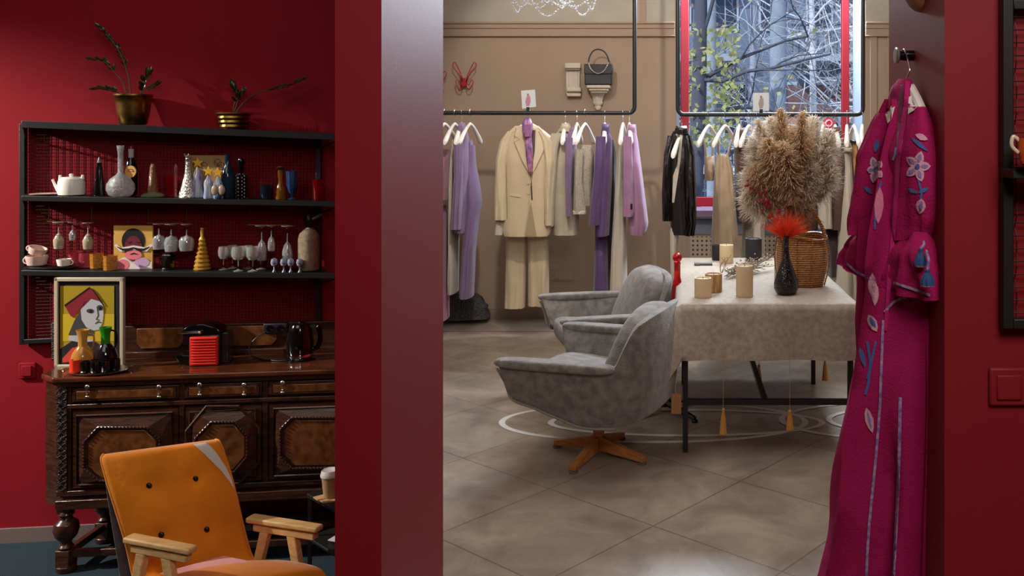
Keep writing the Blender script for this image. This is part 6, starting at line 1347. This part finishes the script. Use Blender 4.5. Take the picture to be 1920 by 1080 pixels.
bm = NB(); lathe(bm, cpn, [(.012,0),(.018,.004),(.024,.03),(.025,.055),(.023,.055),(.02,.01),(.001,.008)], 28); mk('bowl', bm, oc, t); bm = NB(); tube(bm, smoothpts([cpn+Vector((-.022,0,.05)), cpn+Vector((-.034,0,.058)), cpn+Vector((-.037,0,.04)), cpn+Vector((-.024,0,.026))], 6), .004, 8); mk('handle', bm, M('cream glaze', (206,186,160), .3), t)
# ================================================================ OUTSIDE THE WINDOW, blue haze mixed into the colours
GZ = -.9
bm = NB(); box(bm, -14, 26, 8.6, 40, GZ-.1, GZ); struct('ground', bm, M('street paving', (140,142,146), .9, var=.1))
YFc = 24.0
t = thing('apartment_building', 'grey blue apartment block with balconies across the street seen through the window', 'building', (4, YFc+2, GZ))
bw_ = M('weathered render in blue haze', (104,116,134), .9, var=.15, vs=1.2)  # haze over the view is put into the blue of the wall
bm = NB(); box(bm, -8, 18, YFc, YFc+4, GZ, 14); mk('wall', bm, bw_, t)
slab_ = M('pale concrete', (150,158,168), .9); dkg = M('dark window glass', (44,54,74), .15); wfr = M('pale window frame', (170,178,188), .6); brk = M('brick infill', (112,82,76), .9, var=.2, vs=14)  # greys leaned to blue for the same haze
rows_ = [(-.4,.9), (1.55,3.0), (4.35,5.9)]
for zi, (za, zb_) in enumerate(rows_):
    for k in range(7):
        x = -1.6+k*1.25+(zi%2)*.3
        bm = NB(); box(bm, x, x+.72, YFc-.05, YFc+.02, za, zb_); wn = mk('window_frame', bm, wfr, t)
        bm = NB(); box(bm, x+.06, x+.34, YFc-.07, YFc-.03, za+.08, zb_-.08); box(bm, x+.38, x+.66, YFc-.07, YFc-.03, za+.08, zb_-.08); mk('pane', bm, dkg, wn)
for z_ in (1.15, 3.65, 6.3):
    for x0_, x1_ in ((-1.2,1.5), (2.9,6.2)):
        bm = NB(); box(bm, x0_, x1_, YFc-1.1, YFc, z_-.18, z_); mk('balcony', bm, slab_, t)
        bm = NB()
        for k in range(int((x1_-x0_)/.16)): box(bm, x0_+k*.16, x0_+k*.16+.03, YFc-1.1, YFc-1.07, z_, z_+.7)
        box(bm, x0_, x1_, YFc-1.12, YFc-1.05, z_+.7, z_+.75); mk('railing', bm, M('dark railing', (54,62,76), .6), t)
bm = NB(); box(bm, 2.9, 4.4, YFc-.12, YFc, 1.9, 2.9); mk('brick_panel', bm, brk, t)
conc = M('grey concrete pole', (142,152,164), .85, var=.12, vs=5)
for u, w, Y, lab in ((1459,30,12.5,'thick pale concrete lamp post in the middle of the window view'), (1334,17,14,'thinner concrete post in the left part of the window view')):
    q = P(u,255,Y); bm = NB(); lathe(bm, Vector((q.x,Y,GZ)), [(w*Y/F/2*1.12,0),(w*Y/F/2*.92,9)], 20); tag(mk('street_pole', bm, conc), lab, 'pole')
def tree(label, base, h, r0, seed, lean, mat, spread, nb, depth=4, leaf=None, lc=0, lbox=None, crown=None):
    R = random.Random(seed); t = thing('street_tree', label, 'tree', base); bm = NB(); tips = []
    def grow(p, d, L, r, k):
        n = 5; pts = [p]
        for i in range(n):
            d = (d+Vector((R.gauss(0,.16),R.gauss(0,.10),R.gauss(0,.14)))).normalized(); pts.append(pts[-1]+d*L/n)
        tube(bm, pts, [r*(1-.55*i/n) for i in range(n+1)], 5); tips.extend(pts[2:])
        if k > 0:
            for j in range(3 if k > 1 else 4):
                q = pts[R.randrange(2,n+1)]; e = (d*.5+Vector((R.gauss(0,.8),R.gauss(0,.35),R.gauss(.12,.6)))).normalized(); grow(q, e, L*R.uniform(.5,.75), r*.42, k-1)
    top = Vector(base)+Vector(lean)*h; tr = smoothpts([Vector(base), Vector(base).lerp(top,.5)+Vector((.05,0,0)), top], 6); tube(bm, tr, [r0*(1-.5*i/len(tr)) for i in range(len(tr))], 10)
    for j in range(nb):
        q = tr[R.randrange(int(len(tr)*.25),len(tr))]; grow(q, Vector((R.uniform(*spread),R.gauss(0,.3),R.uniform(-.35,.6))).normalized(), R.uniform(1.2,2.1), r0*.22, depth-1)
    mk('trunk_and_branches', bm, mat, t, smooth=80)
    if leaf:
        bm = NB()
        for _ in range(lc):
            if lbox and R.random() < .8: q = Vector([R.uniform(*b) for b in lbox])
            else: q = R.choice(tips)+Vector((R.gauss(0,.08),R.gauss(0,.08),R.gauss(0,.08)))
            a = Vector((R.gauss(0,1),R.gauss(0,1),R.gauss(0,1))).normalized()*.045; b = a.cross(Vector((R.gauss(0,1),R.gauss(0,1),R.gauss(0,1)))).normalized()*.03
            v = [bm.verts.new(x) for x in (q-a,q+b,q+a,q-b)]; bm.faces.new(v)
        mk('foliage', bm, leaf, t, smooth=0, kind='stuff')
bark = M('dark bark', (84,86,98), .9, bump=.6, bs=30); pale = M('sunlit pale twigs', (206,208,212), .9); mid = M('grey twigs', (150,156,168), .9)
Y = 11.0; q = P(1293, 255, Y)
tree('street tree with a dark leaning trunk and yellow green leaves left in the window', (q.x-.08,Y,GZ), 4.6, .13, 5, (.05,0,1), bark, (.2,1), 7, 4, fibre('yellow green leaf', (190,190,110), (206,204,150)), 620, ((q.x+.0,q.x+.62),(Y-.3,Y+.5),(1.45,2.9)))
q = P(1560, 255, 13)
tree('bare pale branched tree on the right of the window view', (q.x+.7,13,GZ), 5.2, .10, 12, (-.04,0,1), pale, (-1,-.3), 24, 4)
q = P(1400, 255, 16)
tree('bare grey tree with a few beige leaves in the middle of the window view', (q.x,16,GZ), 5.6, .09, 31, (.02,0,1), mid, (-1,1), 15, 4, fibre('beige leaf', (184,160,140), (150,128,112)), 700)
q = P(1520, 255, 18)
tree('distant bare tree with blue grey twigs behind the lamp post', (q.x,18,GZ), 6, .09, 44, (.0,0,1), pale, (-1,1), 22, 4)
# fence and parked white van
bm = NB(); Yf_ = 14.5
for k in range(60): x = -1+k*.11; box(bm, x, x+.02, Yf_, Yf_+.02, GZ, 1.35)
for z_ in (GZ+.2, .3, 1.3): box(bm, -1, 5.6, Yf_-.01, Yf_+.03, z_, z_+.05)
tag(mk('metal_fence', bm, M('blue grey fence paint', (84,96,116), .6)), 'blue grey metal fence with thin bars across the street', 'fence')
t = thing('parked_van', 'white van parked beyond the fence, seen low in the window', 'van', (2.1, 20.3, GZ)); vw = M('white car paint', (200,204,208), .25, coat=.5)
bm = NB(); prism(bm, [(.0,19.5,GZ+.3),(4.2,19.5,GZ+.3),(4.2,19.5,GZ+.95),(3.7,19.5,GZ+1.15),(3.2,19.5,GZ+1.75),(.1,19.5,GZ+1.8),(0,19.5,GZ+1.2)], (0,1.7,0)); mk('van_body', bm, vw, t, bevel=.06, segs=3)
bm = NB(); prism(bm, [(.2,19.47,GZ+1.15),(3.3,19.47,GZ+1.15),(3.0,19.47,GZ+1.62),(.2,19.47,GZ+1.65)], (0,.04,0)); mk('side_window', bm, dkg, t)
for x in (.8, 3.4):
    bm = NB(); lathe(bm, Vector((x,19.5,GZ+.33)), [(.1,-.02),(.32,-.02),(.33,.1),(.33,.2)], 24); R = Matrix.Rotation(-PI/2, 4, 'X'); c = Vector((x,19.5,GZ+.33)); bmesh.ops.transform(bm, verts=bm.verts, matrix=Matrix.Translation(c)@R@Matrix.Translation(-c)); mk('wheel', bm, M('tyre rubber', (26,26,28), .8), t)
# red sticker on the window glass
c = P(1554, 231, YW+.028); t = thing('window_sticker', 'round red sticker with a white ring low on the window glass', 'sticker', c)
bm = NB(); prism(bm, [c+Vector((math.cos(a)*.048,0,math.sin(a)*.048)) for a in [k*PI/14 for k in range(28)]], (0,-.002,0)); mk('disc', bm, M('red sticker', (206,44,62), .5), t)
bm = NB(); ring_ = [c+Vector((math.cos(a)*.028,-.004,math.sin(a)*.028)) for a in [k*PI/12 for k in range(24)]]; tube(bm, ring_, .004, 5, closed=True); mk('ring', bm, M('white sticker print', (220,200,204), .5), t)
